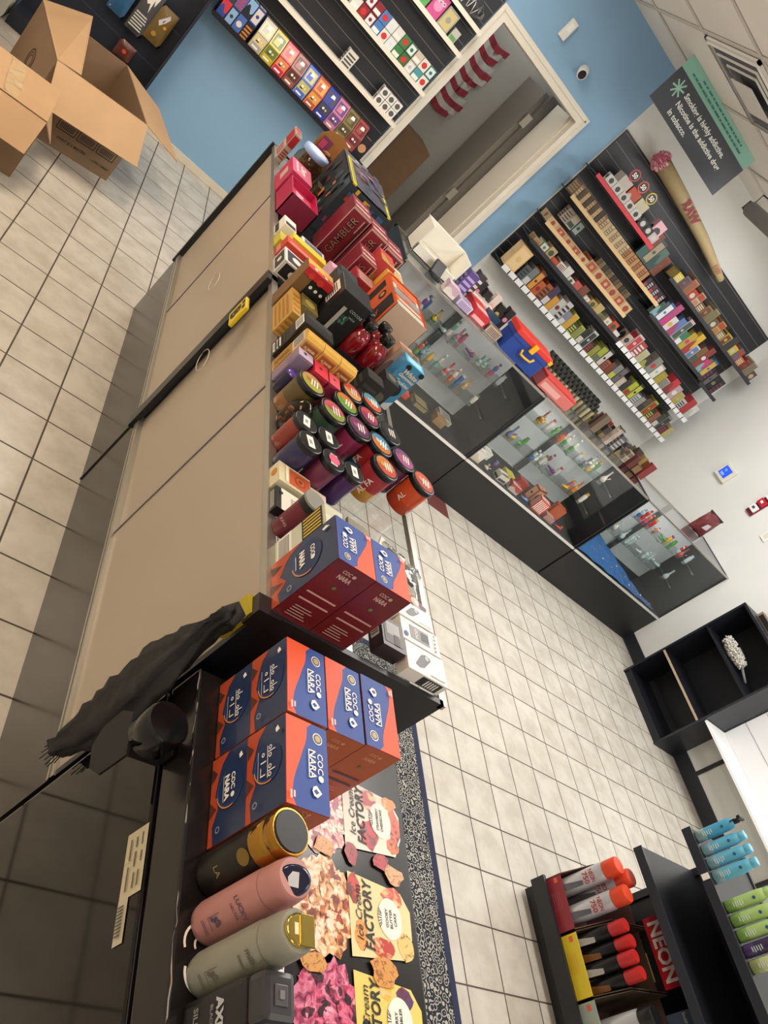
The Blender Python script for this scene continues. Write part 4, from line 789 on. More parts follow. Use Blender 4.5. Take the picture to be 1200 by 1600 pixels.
put(MB().box(0, .137, 0, .003, 0, .05, KK).box(0, .003, 0, .133, 0, .05, KK).box(.134, .137, 0, .133, 0, .05, KK).box(0, .137, .13, .133, 0, .05, KK), 'walls', t)
mb = MB(); f = Face(mb, '-y', 0, .137, 0, .133, 0, .05); f.rect(.08, .45, .25, .7, WH).rect(.5, .45, .68, .7, WH); f = Face(mb, '-x', 0, .137, 0, .133, 0, .05); f.rect(.2, .4, .4, .7, WH); put(mb, 'labels', t)
t = thing('orange_display_carton', 'open orange and black display carton with a plain cardboard front', 'box', (0.843, 1.885, CT + EPS))
mb = MB().box(0, 0.125, 0, 0.0015, 0, 0.205, M('cdb6a0', 0.6)).box(0, 0.0015, 0, 0.2, 0, 0.205, M('d8602c', 0.4)).box(0.1235, 0.125, 0, 0.2, 0, 0.205, M('d8602c', 0.4)).box(0, 0.125, 0.1985, 0.2, 0, 0.205, M('d8602c', 0.4)).box(0, 0.125, 0, 0.2, 0, 0.002, M('a8845c', 0.6))
f = Face(mb, '-x', 0, 0.125, 0, 0.2, 0, 0.205); f.rect(0.12, 0.1, 0.3, 0.9, K).rect(0.62, 0.0, 0.92, 0.96, K).circ(0.45, 0.8, 0.016, K).circ(0.45, 0.8, 0.009, M('b8884a')); f.txt('JUICY', 0.78, 0.5, 0.02, M('e8602c'), 0.12, .03, rot=90)
mb.build('body', t)
for i in range(5): carton('slim orange and silver packet standing in the orange display, %s from the front' % ORD[i], (0.905, 1.905 + i * 0.037, CT + 0.004), (0.108, 0.03, 0.2), ('c8c4bc', 'e06a34', '8a9298', 'd8d4c8', 'e06a34')[i], i % 4, ('3c4a4c', 'f0e8d8', 'e06a34', 'c84a2c', '222222')[i], group='packets in the orange display')
# far section of the counter
t = thing('tall_flavour_box', 'brown and black carton with rows of white dots and red cartoonish fruit panel', 'box', (0.573, 1.805, CT + EPS)); t['label'] = 'brown and black carton with white dots and a red fruit panel on top'
mb = MB().box(0, 0.085, 0, 0.055, 0, 0.14, M('7a5a34', 0.5)); A = (0, 0.085, 0, 0.055, 0, 0.14); f = Face(mb, '-y', *A)
f.rect(0.35, 0.12, 1, 0.9, K)
for i in range(3):
    for j in range(3): f.circ(0.47 + j * 0.2, 0.28 + i * 0.22, 0.0048, WH, 12)
f.poly([(0.0, .86), (1, .86), (1, 1), (0, 1)], M('c8242c')); f.circ(.25, .9, .008, M('d83a2c')).circ(.6, .9, .009, M('d83a2c'))
f = Face(mb, '+z', *A); f.rect(0, 0, 1, 1, M('e8b84e', 0.35)).poly([(0, 0), (1, 0), (1, 0.35), (0.8, 0.5), (0.5, 0.35), (0.25, 0.55), (0, 0.4)], M('d8342c', 0.35)).circ(.3, .3, .006, WH).circ(.7, .25, .006, WH)
mb.build('body', t)
C('golden kraft carton low on the staff edge behind the black cartons', 0.574, 0.60, 1.66, 1.79, 0.075, 'c89a4a', 3, 'a87830')
C('olive and gold round-art carton beside the golden kraft carton', 0.604, 0.655, 1.73, 1.795, 0.08, '7a7040', 2, 'c8b860')
def low(label, x0, x1, y0, y1, h, col, ds, c2, **k): return C(label, x0, x1, y0, y1, h, col, ds, c2, group='low packets on the staff edge', **k)
low('white and mint printed packet with a dark square on the staff edge', 0.575, 0.66, 2.0, 2.09, 0.05, 'e4e2de', 6, '2c2c30')
low('long red and pink packet next to the yellow one', 0.58, 0.70, 2.125, 2.17, 0.055, 'c8402c', 1, 'd88a84')
low('long bright yellow packet beside the red and pink one', 0.60, 0.73, 2.18, 2.22, 0.06, 'e8c83a', 0, 'f0e0a0')
low('white packet with a black base near the magenta box', 0.575, 0.62, 2.26, 2.33, 0.05, 'ece8dc', 1, '1c1c1c')
low('yellow-green small packet at the staff edge under the white one', 0.574, 0.598, 2.18, 2.24, 0.03, 'c8c03a', 0, 'ffffff')
low('white and blue striped card packet beside the long yellow packet', 0.64, 0.73, 2.235, 2.27, 0.055, 'dfe2e4', 3, '3a5a8a')
low('white and grey packet between the magenta box and the cigar boxes', 0.64, 0.72, 1.94, 1.99, 0.05, 'b8a890', 3, '4a3a32')
low('purple and pink foil packet beside the maroon cigarette tube boxes', 0.715, 0.75, 2.04, 2.12, 0.10, 'b0708c', 4, 'd8b0c4', rz=0.3)
C('black rounded carton with a white barcode tag behind the large black carton', 0.67, 0.745, 1.865, 1.935, 0.15, '202124', 1, '2a2c30')
C('dark bag-like black carton beside the maroon boxes', 0.70, 0.765, 1.945, 2.02, 0.14, '27282b', 4, '33363a')
# magenta open tray
t = thing('magenta_tray_box', 'magenta open counter tray with a raised lid panel', 'box', (0.578, 2.46, CT + EPS)); MG = M('b81f4f', 0.35); MD = M('7a1434', 0.4); MP = M('cc5a7c', 0.4)
w_, d_ = 0.11, 0.17
put(MB().box(0, w_, 0, 0.004, 0, 0.085, MD).box(0, 0.004, 0, d_, 0, 0.085, MG).box(w_ - .004, w_, 0, d_, 0, 0.085, MG).box(0, w_, d_ - .004, d_, 0, 0.085, MG).box(0, w_, 0, d_, 0, 0.003, MD), 'tray', t)
mb = MB().box(0.004, w_ - 0.004, 0.004, d_ - .004, 0.055, 0.06, M('c83a64', 0.4)); f = Face(mb, '+zl', 0.004, w_ - .004, 0.004, d_ - .004, 0.055, 0.06); f.txt('Blu', 0.3, 0.5, 0.03, M('f0c8d4'), 0.07, .03, .2).txt('vape', 0.7, 0.45, 0.024, WH, 0.06, .02); put(mb, 'insert_card', t)
t = thing('magenta_lid_box', 'pink and magenta carton with white lettering on top beside the open tray', 'box', (0.574, 2.645, CT + EPS)); mb = MB().box(0, 0.085, 0, 0.15, 0, 0.095, M('c2355e', 0.4), 0.003); A = (0, 0.085, 0, 0.15, 0, 0.095)
f = Face(mb, '+zl', *A); f.rect(0, 0, 1, 1, M('cf5a80', 0.4)).txt('Cherry', 0.45, 0.6, 0.025, WH, 0.09, .03, .2).rect(.1, .2, .8, .3, M('f0c0d0')); f = Face(mb, '-x', *A); f.rect(0.35, 0.3, 0.7, 0.75, M('c8a8a0')); mb.build('body', t)
# big jar of brown sticks with pale blue lid
t = thing('plastic_jar', 'large clear plastic jar of brown sweets with a pale blue lid', 'jar', (0.655, 2.90, CT + EPS))
put(MB().lathe([(0.05, 0), (0.056, 0.006), (0.056, 0.1), (0.048, 0.118), (0.045, 0.125)], glass('d8cdb8', 0.04), n=30), 'clear_body', t)
put(MB().lathe([(0.05, 0.124), (0.0535, 0.127), (0.0535, 0.143), (0.05, 0.147), (0.042, 0.147)], M('9ab6e8', 0.4), n=34), 'lid', t, label='pale blue lid')
put(MB().lathe([(0.04, 0.1472), (0.039, 0.1482)], M('d5e0f2', 0.4), n=30), 'lid_sticker', t)
mb = MB(); BRW = ['7a4424', '9c6034', '5a2e1a', 'b07a4a', '8a5028']
for k in range(60):
    a = rnd.uniform(0, 6.28); q = rnd.uniform(0, .043); z_ = 0.008 + k * 0.0015; mb.T = Matrix.Translation((q * math.cos(a), q * math.sin(a), z_)) @ Matrix.Rotation(rnd.uniform(0, 3), 4, 'Z'); mb.box(-.009, .009, -.004, .004, 0, .007, M(BRW[k % 5], .5), 0.001)
mb.T = Matrix.Identity(4); tag(put(mb, 'sweets', t), kind='stuff')
C('white and red tall carton at the far staff corner of the counter', 0.573, 0.60, 2.99, 3.09, 0.12, 'b8aea0', 5, 'b02a2c')
t = thing('sweets_display_box', 'brown and gold cardboard display with a rounded header and dark sweets', 'display box', (0.665, 3.05, CT + EPS))
hp = [(0, 0), (0.13, 0), (0.13, 0.16), (0.115, 0.20), (0.07, 0.215), (0.02, 0.20), (0, 0.17)]
mb = MB().prism(hp, (0, 0.062, 0), (1, 0, 0), (0, 0, 1), 0.003, M('a06a34', 0.5)); f = Face(mb, '-y', 0, 0.13, 0.058, 0.06, 0, 0.2); f.rect(0.1, 0.6, 0.45, 0.86, M('7a3a5c')).rect(0.12, 0.63, 0.3, 0.8, M('c8486a')); put(mb, 'header', t)
put(MB().box(0, 0.13, 0, 0.003, 0, 0.09, M('7c5a30', .5)).box(0, 0.003, 0, 0.06, 0, 0.11, M('7c5a30', .5)).box(.127, .13, 0, 0.06, 0, 0.11, M('7c5a30', .5)), 'tray', t)
mb = MB()
for k in range(40): mb.T = Matrix.Translation((rnd.uniform(.012, .118), rnd.uniform(.01, .05), 0.003 + k * 0.0032)) @ Matrix.Rotation(rnd.uniform(0, 3), 4, 'Z'); mb.box(-.011, .011, -.007, .007, 0, .01, M(rnd.choice(['4a1e12', '6a2c1a', '8a4426', '3a1610', 'c08058']), .35), 0.002)
mb.T = Matrix.Identity(4); tag(put(mb, 'wrapped_sweets', t), kind='stuff')
C('dark olive packet on the counter between the plastic jar and the dark display', 0.712, 0.733, 2.80, 2.87, 0.08, '4c4432', 3, '6a5a3a')
# maroon cigarette tube cartons
def gambler(label, x0, y0, h, w_=0.078, d_=0.11, tubes=False):
    t = thing('maroon_tube_carton', label, 'box', (x0, y0, CT + EPS), 0, 'maroon tube cartons'); R1 = M('7c2230', 0.35, coat=.3)
    mb = MB().box(0, w_, 0, d_, 0, h, R1, 0.0015); A = (0, w_, 0, d_, 0, h); f = Face(mb, '-y', *A); ED = M('c8a09a', .4)
    f.rect(0, 0.96, 1, 1, ED).rect(0, 0, 0.05, 1, ED).rect(0.95, 0, 1, 1, ED).rect(0.08, 0.05, 0.92, 0.95, M('7f2431', .35))
    f.txt('TUBES' if tubes else 'GAMBLER', 0.42, 0.5, 0.026, M('1c1214', .4), h * .72, 0.045, rot=90); f.txt('TUBES' if tubes else 'GAMBLER', 0.42, 0.5, 0.026, M('b08a74', .4), h * .72, -0.01, rot=90)
    f.rect(0.74, 0.66, 0.8, 0.92, ED).rect(0.84, 0.1, 0.9, 0.92, M('4a1c22')); f.poly([(0.08, 0.0), (0.4, 0.0), (0.3, 0.06), (0.2, 0.1), (0.08, 0.04)], K)
    f = Face(mb, '+z', *A); f.rect(0, 0, 1, 1, M('8c2c38', .3)).rect(0.08, 0.1, 0.92, 0.3, ED).txt('GAMBLER', 0.5, 0.6, 0.014, WH, .06); mb.build('body', t); return t
gambler('maroon tube carton with dark lettering, staff side one of the tall pair', 0.742, 2.43, 0.20)
gambler('maroon tube carton with dark lettering, customer side one of the tall pair', 0.824, 2.40, 0.195)
gambler('shorter maroon tube carton in front of the tall pair', 0.80, 2.235, 0.15, 0.07, 0.09, True)
gambler('maroon tube carton at the customer edge of the counter', 0.906, 2.40, 0.185)
C('red and white glossy carton in front of the short maroon carton', 0.80, 0.875, 2.12, 2.20, 0.12, '9c3038', 3, 'd8c0b8')
C('gold and red carton beside the maroon cartons', 0.88, 0.94, 2.29, 2.385, 0.17, 'b08a3c', 4, 'c8444a')
C('yellow and white tall carton behind the orange display', 0.885, 0.94, 2.13, 2.22, 0.175, 'd8a83a', 1, 'ece4d4')
C('white and gold slim carton at the glass edge', 0.947, 0.987, 2.25, 2.36, 0.16, 'dcd2bc', 3, 'b89040')
t = thing('lighter_display', 'large dark display carton with mixed colours and a yellow strip on top', 'display box', (0.735, 2.63, CT + EPS)); D_ = M('2f3a40', 0.35); A = (0, 0.2, 0, 0.36, 0, 0.21)
mb = MB().box(0, 0.2, 0, 0.36, 0, 0.205, D_)
f = Face(mb, '-y', *A); r_ = random.Random(8)
for k in range(26): u, v = r_.uniform(0, .85), r_.uniform(0, .85); f.rect(u, v, u + r_.uniform(.05, .16), v + r_.uniform(.06, .2), M(r_.choice(['a8443c', 'c8a83a', '3a5a7a', '4a4a52', 'b0aaa0', '2c4a44', '8a3a5a', 'd8702c']), .4))
f = Face(mb, '-x', *A)
for k in range(30): u, v = r_.uniform(0, .9), r_.uniform(0, .85); f.rect(u, v, u + r_.uniform(.03, .1), v + r_.uniform(.06, .2), M(r_.choice(['a8443c', '3a5a7a', '2c3438', '3a4a4c', '8a8c88', '2c4a44', '6a3a4a', 'c8784a']), .4))
f = Face(mb, '+z', *A); f.rect(0, 0, 1, 1, M('4a4a58', .3))
for k in range(40): u, v = r_.uniform(0.08, .8), r_.uniform(0, .9); f.rect(u, v, u + r_.uniform(.06, .18), v + r_.uniform(.02, .07), M(r_.choice(['8a4a9a', '3a5a8a', '55555e', '5c5a70', 'c86a3a', '3a3a4a', 'b8b0c0', '6a5a8a']), .3))
mb.build('body', t)
mb = MB().box(0.01, 0.026, 0.0, 0.30, 0.206, 0.212, M('d8cc2c', .4)); f = Face(mb, '+zl', 0.01, 0.026, 0, .3, .206, .212); f.stripes(0.05, 0.3, 0.95, 0.8, 16, K, True, .3); mb.build('yellow_strip', t)
MB().box(0.18, 0.192, 0.0, 0.22, 0.206, 0.212, M('d8cc2c', .4)).build('yellow_strip', t)

# ---- near part around the red charcoal boxes
t = thing('striped_carton', 'tall white carton with a black panel of yellow stripes and a barcode', 'box', (0.588, 0.877, CT + EPS)); A = (0, 0.04, 0, 0.052, 0, 0.125)
mb = MB().box(0, .04, 0, .052, 0, .125, M('c9ccb8', .4)); f = Face(mb, '-x', *A); f.rect(0, 0.05, 1, 0.34, WH).stripes(.08, .08, .92, .3, 8, M('44423c')).rect(0, 0.55, 1, 0.95, K); f.stripes(0.06, 0.58, 0.94, 0.92, 6, M('d8b83a'), True, .45); f = Face(mb, '+z', *A); f.rect(0, 0, 1, .5, M('dcdcc8')); mb.build('body', t)
C('grey-green square carton beside the tall striped carton', 0.632, 0.69, 0.885, 0.935, 0.10, 'a9ab9a', 1, 'c8ccb0')
C('pale cream carton edge behind the red charcoal boxes', 0.70, 0.75, 0.885, 0.93, 0.08, 'c9c8b4', 1, 'b0b09c')
t = thing('maroon_canister', 'maroon cylinder canister with a black neck and flat grey cap', 'canister', (0.598, 0.968, CT + EPS)); 
put(MB().lathe([(0.019, 0), (0.0215, 0.004), (0.0215, 0.075)], M('6c2030', .4), n=26), 'body', t); put(MB().lathe([(0.022, 0.0752), (0.0225, 0.09)], M('1a1a1c', .35), n=26), 'neck', t); put(MB().lathe([(0.0235, .0902), (0.024, .092), (0.023, .0945)], M('85857f', .5), n=28), 'cap', t, label='grey cap')
mb = MB(); a = PI * 1.2; mb.txt('KING', Vector((math.cos(a) * .0222, math.sin(a) * .0222, .03)), Vector((-math.sin(a), math.cos(a), 0)), (0, 0, 1), .006, M('c8a49c'), .018); put(mb, 'lettering', t)
t = thing('flavour_carton', 'cream carton with an orange rose label lying flat on the staff edge', 'box', (0.5725, 1.068, CT + EPS)); A = (0, .078, 0, .056, 0, .028); mb = MB().box(0, .078, 0, .056, 0, .028, M('d9cfae', .45)); f = Face(mb, '+z', *A); f.rect(.32, .12, .98, .9, M('c8603a', .4)).circ(.66, .5, .014, M('a8482c')).circ(.66, .5, .010, M('d0703f')).circ(.66, .5, .005, M('8a3a22')).rect(.2, .1, .28, .92, M('f0e8d0')); f = Face(mb, '-x', *A); f.circ(.4, .5, .009, M('c8882c')); mb.build('body', t)
t = thing('device_carton', 'flat black and white carton with a pictured device on the staff edge', 'box', (0.5725, 1.000, CT + EPS)); A = (0, .082, 0, .058, 0, .02); mb = MB().box(0, .082, 0, .058, 0, .02, M('1c1c1e', .4)); f = Face(mb, '+z', *A); f.rect(.14, .0, 1, 1, M('e4e1d4', .4)).rect(.42, .35, .75, .75, M('a8aca8')).rect(.48, .42, .7, .68, M('dcdcd4')).circ(.14, .75, .004, M('1c1c1e')); f = Face(mb, '-x', *A); f.stripes(.1, .2, .9, .8, 4, M('c8c4b8')); mb.build('body', t)
C('small orange and white packet behind the maroon canister', 0.66, 0.70, 1.075, 1.12, 0.02, 'e8dccc', 1, 'd86a3a')
C('thin grey booklet lying flat, left one of the pair', 0.715, 0.765, 1.06, 1.125, 0.008, '8d8d94', 0, 'bbbbbb', rz=0.1)
C('thin olive-grey booklet lying flat, right one of the pair', 0.772, 0.83, 1.04, 1.125, 0.008, '86836f', 0, 'bbbbbb', rz=-0.05)
C('small flat pale card under the booklets', 0.76, 0.815, 0.985, 1.035, 0.006, 'd0d2b0', 0, 'ffffff')
for i, (x, y, r, c) in enumerate(((0.852, 1.00, 0.036, '84847c'), (0.912, 0.955, 0.034, '2c302f'))):
    mb = MB().lathe([(r * .96, 0), (r, 0.001), (r, 0.012), (r * .97, 0.0135), (r * .9, 0.0135)], M(c, 0.3), n=36); mb.build('round_disc', loc=(x, y, CT + EPS), label=('flat matt grey round disc', 'glossy black round disc')[i] + ' lying behind the red charcoal boxes', cat='disc')
t = thing('plastic_bag', 'clear plastic bag with two dark cartridges lying on the glass top', 'bag', (0.925, 1.075, CT + EPS), -0.35)
n = 10; vs = []; fs = []
for j in range(n + 1):
    for i in range(n + 1):
        u, v = i / n, j / n; e_ = min(u, 1 - u, v, 1 - v) * 4; vs.append((-.065 + u * .13, -.045 + v * .09, 0.002 + 0.016 * min(1, e_) * (1 + .35 * math.sin(u * 19 + v * 7) * math.cos(v * 16))))
for j in range(n):
    for i in range(n): a = j * (n + 1) + i; fs.append((a, a + 1, a + n + 2, a + n + 1))
put(MB().add(vs, fs, glass('eeeeea', .12, 1.0, .22), True), 'film', t); put(MB().box(-.066, -.055, -.046, .046, 0.001, .005, M('d8d6d0', .4)), 'seal_strip', t)
for i in range(2): put(MB().box(-.045, .045, -.022 + i * .028, -.006 + i * .028, .002, .012, M('3c3c42', .3), .003), 'cartridge', t)
# vape pod boxes near the customer corner
def pod(label, x0, y0, w_, d_, h, base, dark, rz=0, rnd_=True):
    t = thing('pod_carton', label, 'box', (x0, y0, CT + EPS), rz); A = (0, w_, 0, d_, 0, h); mb = MB().box(0, w_, 0, d_, 0, h, M(base, .4), .001); f = Face(mb, '+z', *A)
    DK_ = M(dark, .35)
    if rnd_: f.poly([(0.2, .3), (.3, .22), (.42, .28), (.62, .66), (.6, .76), (.48, .8), (.38, .72)], DK_).circ(.52, .68, .005, M('b8bcc0')).stripes(.55, .1, .92, .16, 1, DK_)
    else: f.rect(.22, .2, .72, .8, M('8a8c8e')).rect(.5, .3, .7, .7, M('4a4c50')).txt('POD', .38, .5, .008, WH, .03, 0, 0, 90).circ(.1, .25, .006, M('3a4a9a')); 
    if not rnd_:
        for k in range(5): f.circ(.86, .15 + k * .17, .0025, DK_)
    f = Face(mb, '-y', *A); f.rect(.4, .1, .9, .9, M('2a2a2c')).stripes(.55, .2, .85, .8, 5, WH, True); mb.build('body', t)
pod('white carton with a dark rounded device beside the round discs', 0.868, 0.905, .10, .045, .03, 'e6e4dc', '4a4c50')
pod('white carton with a grey screen device, middle one at the corner', 0.868, 0.848, .108, .052, .03, 'e4e2dc', '3c3e42', 0, False)
pod('white carton with a dark rounded device, nearest the front corner', 0.872, 0.782, .108, .062, .03, 'e4e2dc', '3c3e42')
t = thing('maroon_device_carton', 'dark maroon and grey carton with a screen picture beside the white cartons', 'box', (0.806, 0.80, CT + EPS)); A = (0, .058, 0, .066, 0, .034); mb = MB().box(0, .058, 0, .066, 0, .034, M('2c1a20', .35)); f = Face(mb, '+z', *A); f.rect(.1, .15, .9, .95, M('6a6264')).rect(.2, .45, .8, .88, M('a8a8aa')).rect(.5, .15, .75, .5, M('4a3c3e')); f = Face(mb, '-x', *A); f.rect(.1, .2, .6, .8, WH).stripes(.15, .25, .55, .75, 5, K, True); mb.build('body', t)
t = thing('pink_wrapped_pack', 'pink and white wrapped round pack on a dark card near the front edge', 'packet', (0.945, 0.985, CT + EPS), -0.3); put(MB().box(-.045, .045, -.03, .03, 0, .003, M('3c3236', .4)), 'card', t); put(MB().lathe([(.026, .003), (.027, .006), (.02, .012), (.008, .014)], M('c87a84', .25, coat=.5), n=22), 'wrapper', t); put(MB().lathe([(.012, .014), (.010, .0165), (.001, .018)], M('e8e4e2', .2), n=18), 'centre', t)
C('thin white card sheet under the pink wrapped pack', 0.90, 0.985, 0.955, 0.975, 0.002, 'e8e6e0', 0, 'ffffff') if False else None

# ================================================================ goods on the far cases
FT = FH + EPS
t = thing('printer_box', 'white open plastic tray unit at the left end of the far cases', 'box', (1.50, 3.72, FT)); WP = M('e4e0d4', .4)
put(MB().box(0, .3, 0.15, .17, 0, .17, WP, .004).box(0, .012, 0, .17, 0, .17, WP, .003).box(.288, .3, 0, .17, 0, .17, WP, .003).box(0, .3, 0, .17, 0, .012, WP, .003).box(0, .3, 0, .012, 0, .06, WP, .003), 'shell', t); put(MB().box(.02, .28, .02, .145, .03, .05, M('cfcab8', .5)), 'inner_tray', t)
def FB_(label, x0, x1, y0, y1, h, col, ds=0, c2='f0ece0', **k): return carton(label, ((x0 + x1) / 2, (y0 + y1) / 2, FT), (x1 - x0, y1 - y0, h), col, ds, c2, **k)
t = thing('card_reader', 'black card reader standing in front of the white tray unit', 'card reader', (1.66, 3.64, FT)); put(MB().box(-.03, .03, -.04, .04, 0, .02, BLKM, .004), 'base', t); mb = MB(); mb.T = Matrix.Rotation(-.6, 4, 'X'); mb.box(-.035, .035, -.01, .01, .012, .09, BLK, .004); put(mb, 'screen_head', t)
FB_('purple rack of small cards beside the white tray unit', 1.83, 1.90, 3.73, 3.78, .15, '5f4a8c', 3, 'b8a8d8')
FB_('black and white patterned carton right of the purple rack', 1.915, 1.965, 3.80, 3.86, .17, '3c3c3e', 3, 'd8d4cc')
FB_('pinkish white carton at the front of the left far case', 1.72, 1.80, 3.57, 3.63, .06, 'e0d2ca', 4, 'c8a8b8')
FB_('white and violet striped carton on the left far case', 1.83, 1.93, 3.58, 3.66, .04, 'cfc8d8', 3, '8a6ab0')
FB_('long red carton with white stripes on the left far case', 1.95, 2.06, 3.60, 3.80, .06, 'c8323a', 1, 'e8b0b0')
FB_('white tray of small items beside the long red carton', 1.97, 2.14, 3.81, 3.87, .07, 'ece8e0', 3, 'c8b8a8')
for i in range(6): FB_('small square boxed sample on the left far case back rim, %s from left' % ORD[i], 1.93 + i * .065, 1.975 + i * .065, 3.88, 3.93, .12 + .02 * (i % 2), ['c8b0a8', '2a2a2c', '2a2a2c', 'd8c8c0', '2a2a2c', '2a2a2c'][i], 2, ['d88aa0', 'd87a90', 'c8a08a', 'e8a8a8', 'c8a84a', 'd88a9a'][i], group='boxed samples on the far cases') if i % 1 == 0 else None
FB_('clear brown blister pack left of the blue tool box', 2.08, 2.18, 3.60, 3.66, .05, 'b8a898', 3, '7a5a4a')
FB_('navy blue long carton in front of the samples', 2.07, 2.16, 3.70, 3.75, .08, '31506c', 1, '22384c')
t = thing('tool_box', 'blue plastic tool box with a red lid and yellow latch', 'tool box', (2.20, 3.56, FT)); TB = M('1f3f8f', .35)
put(MB().box(0, .29, 0, .13, 0, .12, TB, .006).box(-.006, .296, -.006, .136, .10, .125, TB, .004), 'body', t)
put(MB().box(-.008, .298, -.01, .14, .126, .16, M('d2352c', .35), .007), 'lid', t, label='red lid')
mb = MB().box(.13, .165, -.022, -.008, .10, .155, M('e8a81f', .35), .004); mb.build('latch', t, label='yellow latch')
mb = MB().tube([(.10, -.018, .085), (.11, -.02, .06), (.15, -.02, .06), (.19, -.02, .065), (.2, -.018, .09)], .007, M('e8a81f', .35), 8); mb.build('handle', t, label='yellow handle')
MB().box(.28, .305, -.016, .0, .125, .15, M('e8a81f', .35), .003).build('corner_clip', t, label='yellow corner clip')
t = thing('red_case', 'flat red and pink carton right of the blue tool box', 'box', (2.56, 3.56, FT), .06); mb = MB().box(0, .3, 0, .12, 0, .07, M('c86a64', .4), .004).box(0, .3, 0, .12, .07, .085, M('c83a34', .4), .003); f = Face(mb, '-y', 0, .3, 0, .12, 0, .07); f.rect(.05, .2, .6, .7, M('d8a09a')); mb.build('body', t)
# vial racks and mixed small goods
for r_i in range(3):
    for k in range(13):
        x = 2.66 + k * 0.043 + r_i * .012; h = 0.11 + r_i * 0.02
        t = thing('small_vial', 'small olive vial with a black cap, rack row %s, %s from left' % (ORD[r_i], ORD[k]), 'vial', (x, 3.80 + r_i * 0.045, FT), 0, 'vials on the far cases')
        put(MB().lathe([(.012, 0), (.014, .003), (.014, h - .03), (.01, h - .025)], M(['8a8264', '6f6a58', 'a09a80'][(k + r_i) % 3], .35), n=10), 'body', t)
        put(MB().box(-.014, .014, -.014, .014, h - .025, h, M('2c2e2c', .3), .002), 'cap', t)
MIXC = ['6a5c50', '9a8c7e', '6c302c', '3c3430', '8a7658', '583030', 'a89a8c', '343c34', '7c302c', '4a5460', '98804a', '323032', '70643e', '8a5640', '2a3444', 'aca496']
for r_i in range(3):
    for k in range(9):
        h = rnd.uniform(.06, .14); x = 3.24 + k * .075 + r_i * .02
        if x > 3.92: continue
        mb = MB(); 
        FB_('small upright packet, %s counted right of the vials, %s row' % (ORD[k], ('front', 'middle', 'back')[r_i]), x, x + .05, 3.76 + r_i * .06, 3.795 + r_i * .06, h, MIXC[(k * 3 + r_i * 5) % 16], (k + r_i) % 8, MIXC[(k * 5 + 7) % 16], rz=rnd.uniform(-.5, .5), group='packets along the back of the far cases')
t = thing('snack_bag', 'maroon and black foil bag at the right end of the far cases', 'bag', (4.78, 3.86, FT), -.2)
n = 8; vs = []; fs = []
for j in range(n + 1):
    for i in range(12):
        a = 2 * PI * i / 12; q = j / n; th = .028 * math.sin(PI * min(1, q * .95 + .05)) + .004; vs.append((.085 * math.cos(a) * (1 - .1 * q), th * math.sin(a), q * .19 + .006 * math.sin(a * 3)))
for j in range(n):
    for i in range(12): fs.append((j * 12 + i, j * 12 + (i + 1) % 12, (j + 1) * 12 + (i + 1) % 12, (j + 1) * 12 + i))
fs.append(tuple(range(11, -1, -1))); fs.append(tuple(n * 12 + i for i in range(12)))
mb = MB().add(vs, fs, M('6a2a30', .25, noise=.3, nscale=40), True); put(mb, 'foil_body', t); put(MB().box(-.078, .078, -.004, .004, .188, .202, M('2c2226', .3)), 'top_seal', t); put(MB().prism([(0, 0), (.05, .01), (.045, .06), (.01, .05)], (-.02, -.034, .06), (1, 0, 0), (0, 0, 1), .002, M('c8b8c0', .4)), 'label_patch', t)

# ================================================================ slatwall with products on the white wall
def slat_panel(label, x0, x1, z0, z1, y=FW):
    t = thing('slatwall_panel', label, 'wall panel', ((x0 + x1) / 2, y - .003, z0)); w_ = (x1 - x0) / 2; S_ = M('23252d', .45); G_ = M('7c746c', .5)
    put(MB().box(-w_, w_, -.0155, 0, 0, z1 - z0, S_), 'board', t)
    n = int((z1 - z0) / .078); mb = MB()
    for k in range(1, n + 1): mb.box(-w_, w_, -.0162, -.0155, k * .078 - .0035, k * .078, G_)
    tag(put(mb, 'slat_grooves', t), label='thin metallic grooves'); return t
slat_panel('black slatwall panel on the white wall behind the smoking goods', 2.56, 4.86, 1.03, 2.215)
slat_panel('black slatwall panel left of the doorway on the blue wall', 0.215, 1.395, 0.80, 2.25)
RY = 4.98
def row(name, x0, x1, z, n, hfun, cols, dsg, prefix, d=.13, gap=.1, tray=None, y=RY, c2s=None, off=0, grp=None):
    w_ = (x1 - x0) / n
    for k in range(n):
        c = cols[k % len(cols)]; h = hfun(k)
        cx = x0 + (k + .5) * w_; dk = lambda q: ''.join('%02x' % int(int(q[i:i + 2], 16) * .84) for i in (0, 2, 4)); c = dk(c)
        carton('%s, %s from left' % (prefix, ORD[k + off]), (cx, y + d / 2, z + EPS), (w_ * (1 - gap), d, h), c, dsg[k % len(dsg)], dk((c2s or ['f0ece0', 'c23a33', '2a2a2c', 'd9a83a'])[k % (len(c2s) if c2s else 4)]), name=name, group=grp or prefix)
def tray(label, x0, x1, z, lip='2a2a2e', d=.21, y=RY - .01, tags=0):
    t = thing('wall_shelf', label, 'shelf', ((x0 + x1) / 2, y, z)); w_ = (x1 - x0) / 2
    put(MB().box(-w_, w_, 0, FW - .0195 - y, -.008, 0, M('2a2b30', .4)), 'board', t)
    put(MB().box(-w_, w_, -.003, 0, -.016, .012, M(lip, .4)), 'front_lip', t)
    if tags:
        s_ = 2 * w_ / tags
        for k in range(tags): put(MB().box(-w_ + k * s_ + .006, -w_ + (k + 1) * s_ - .006, -.0055, -.003, -.016, .022, M('dcdcdc', .5)), 'price_tag', t)
    return t
tray('top left slatwall shelf under the white header cartons', 2.53, 3.26, 1.90, 'c82f3a')
row('header_carton', 2.70, 3.03, 1.90, 3, lambda k: .14, ['ddd5cc', 'e0d4c8', 'e2dab8'], [1, 4, 1], 'tall white display carton with round header', .10, .12, c2s=['c8323a', 'd8502c', 'd8b83a'], y=5.03)
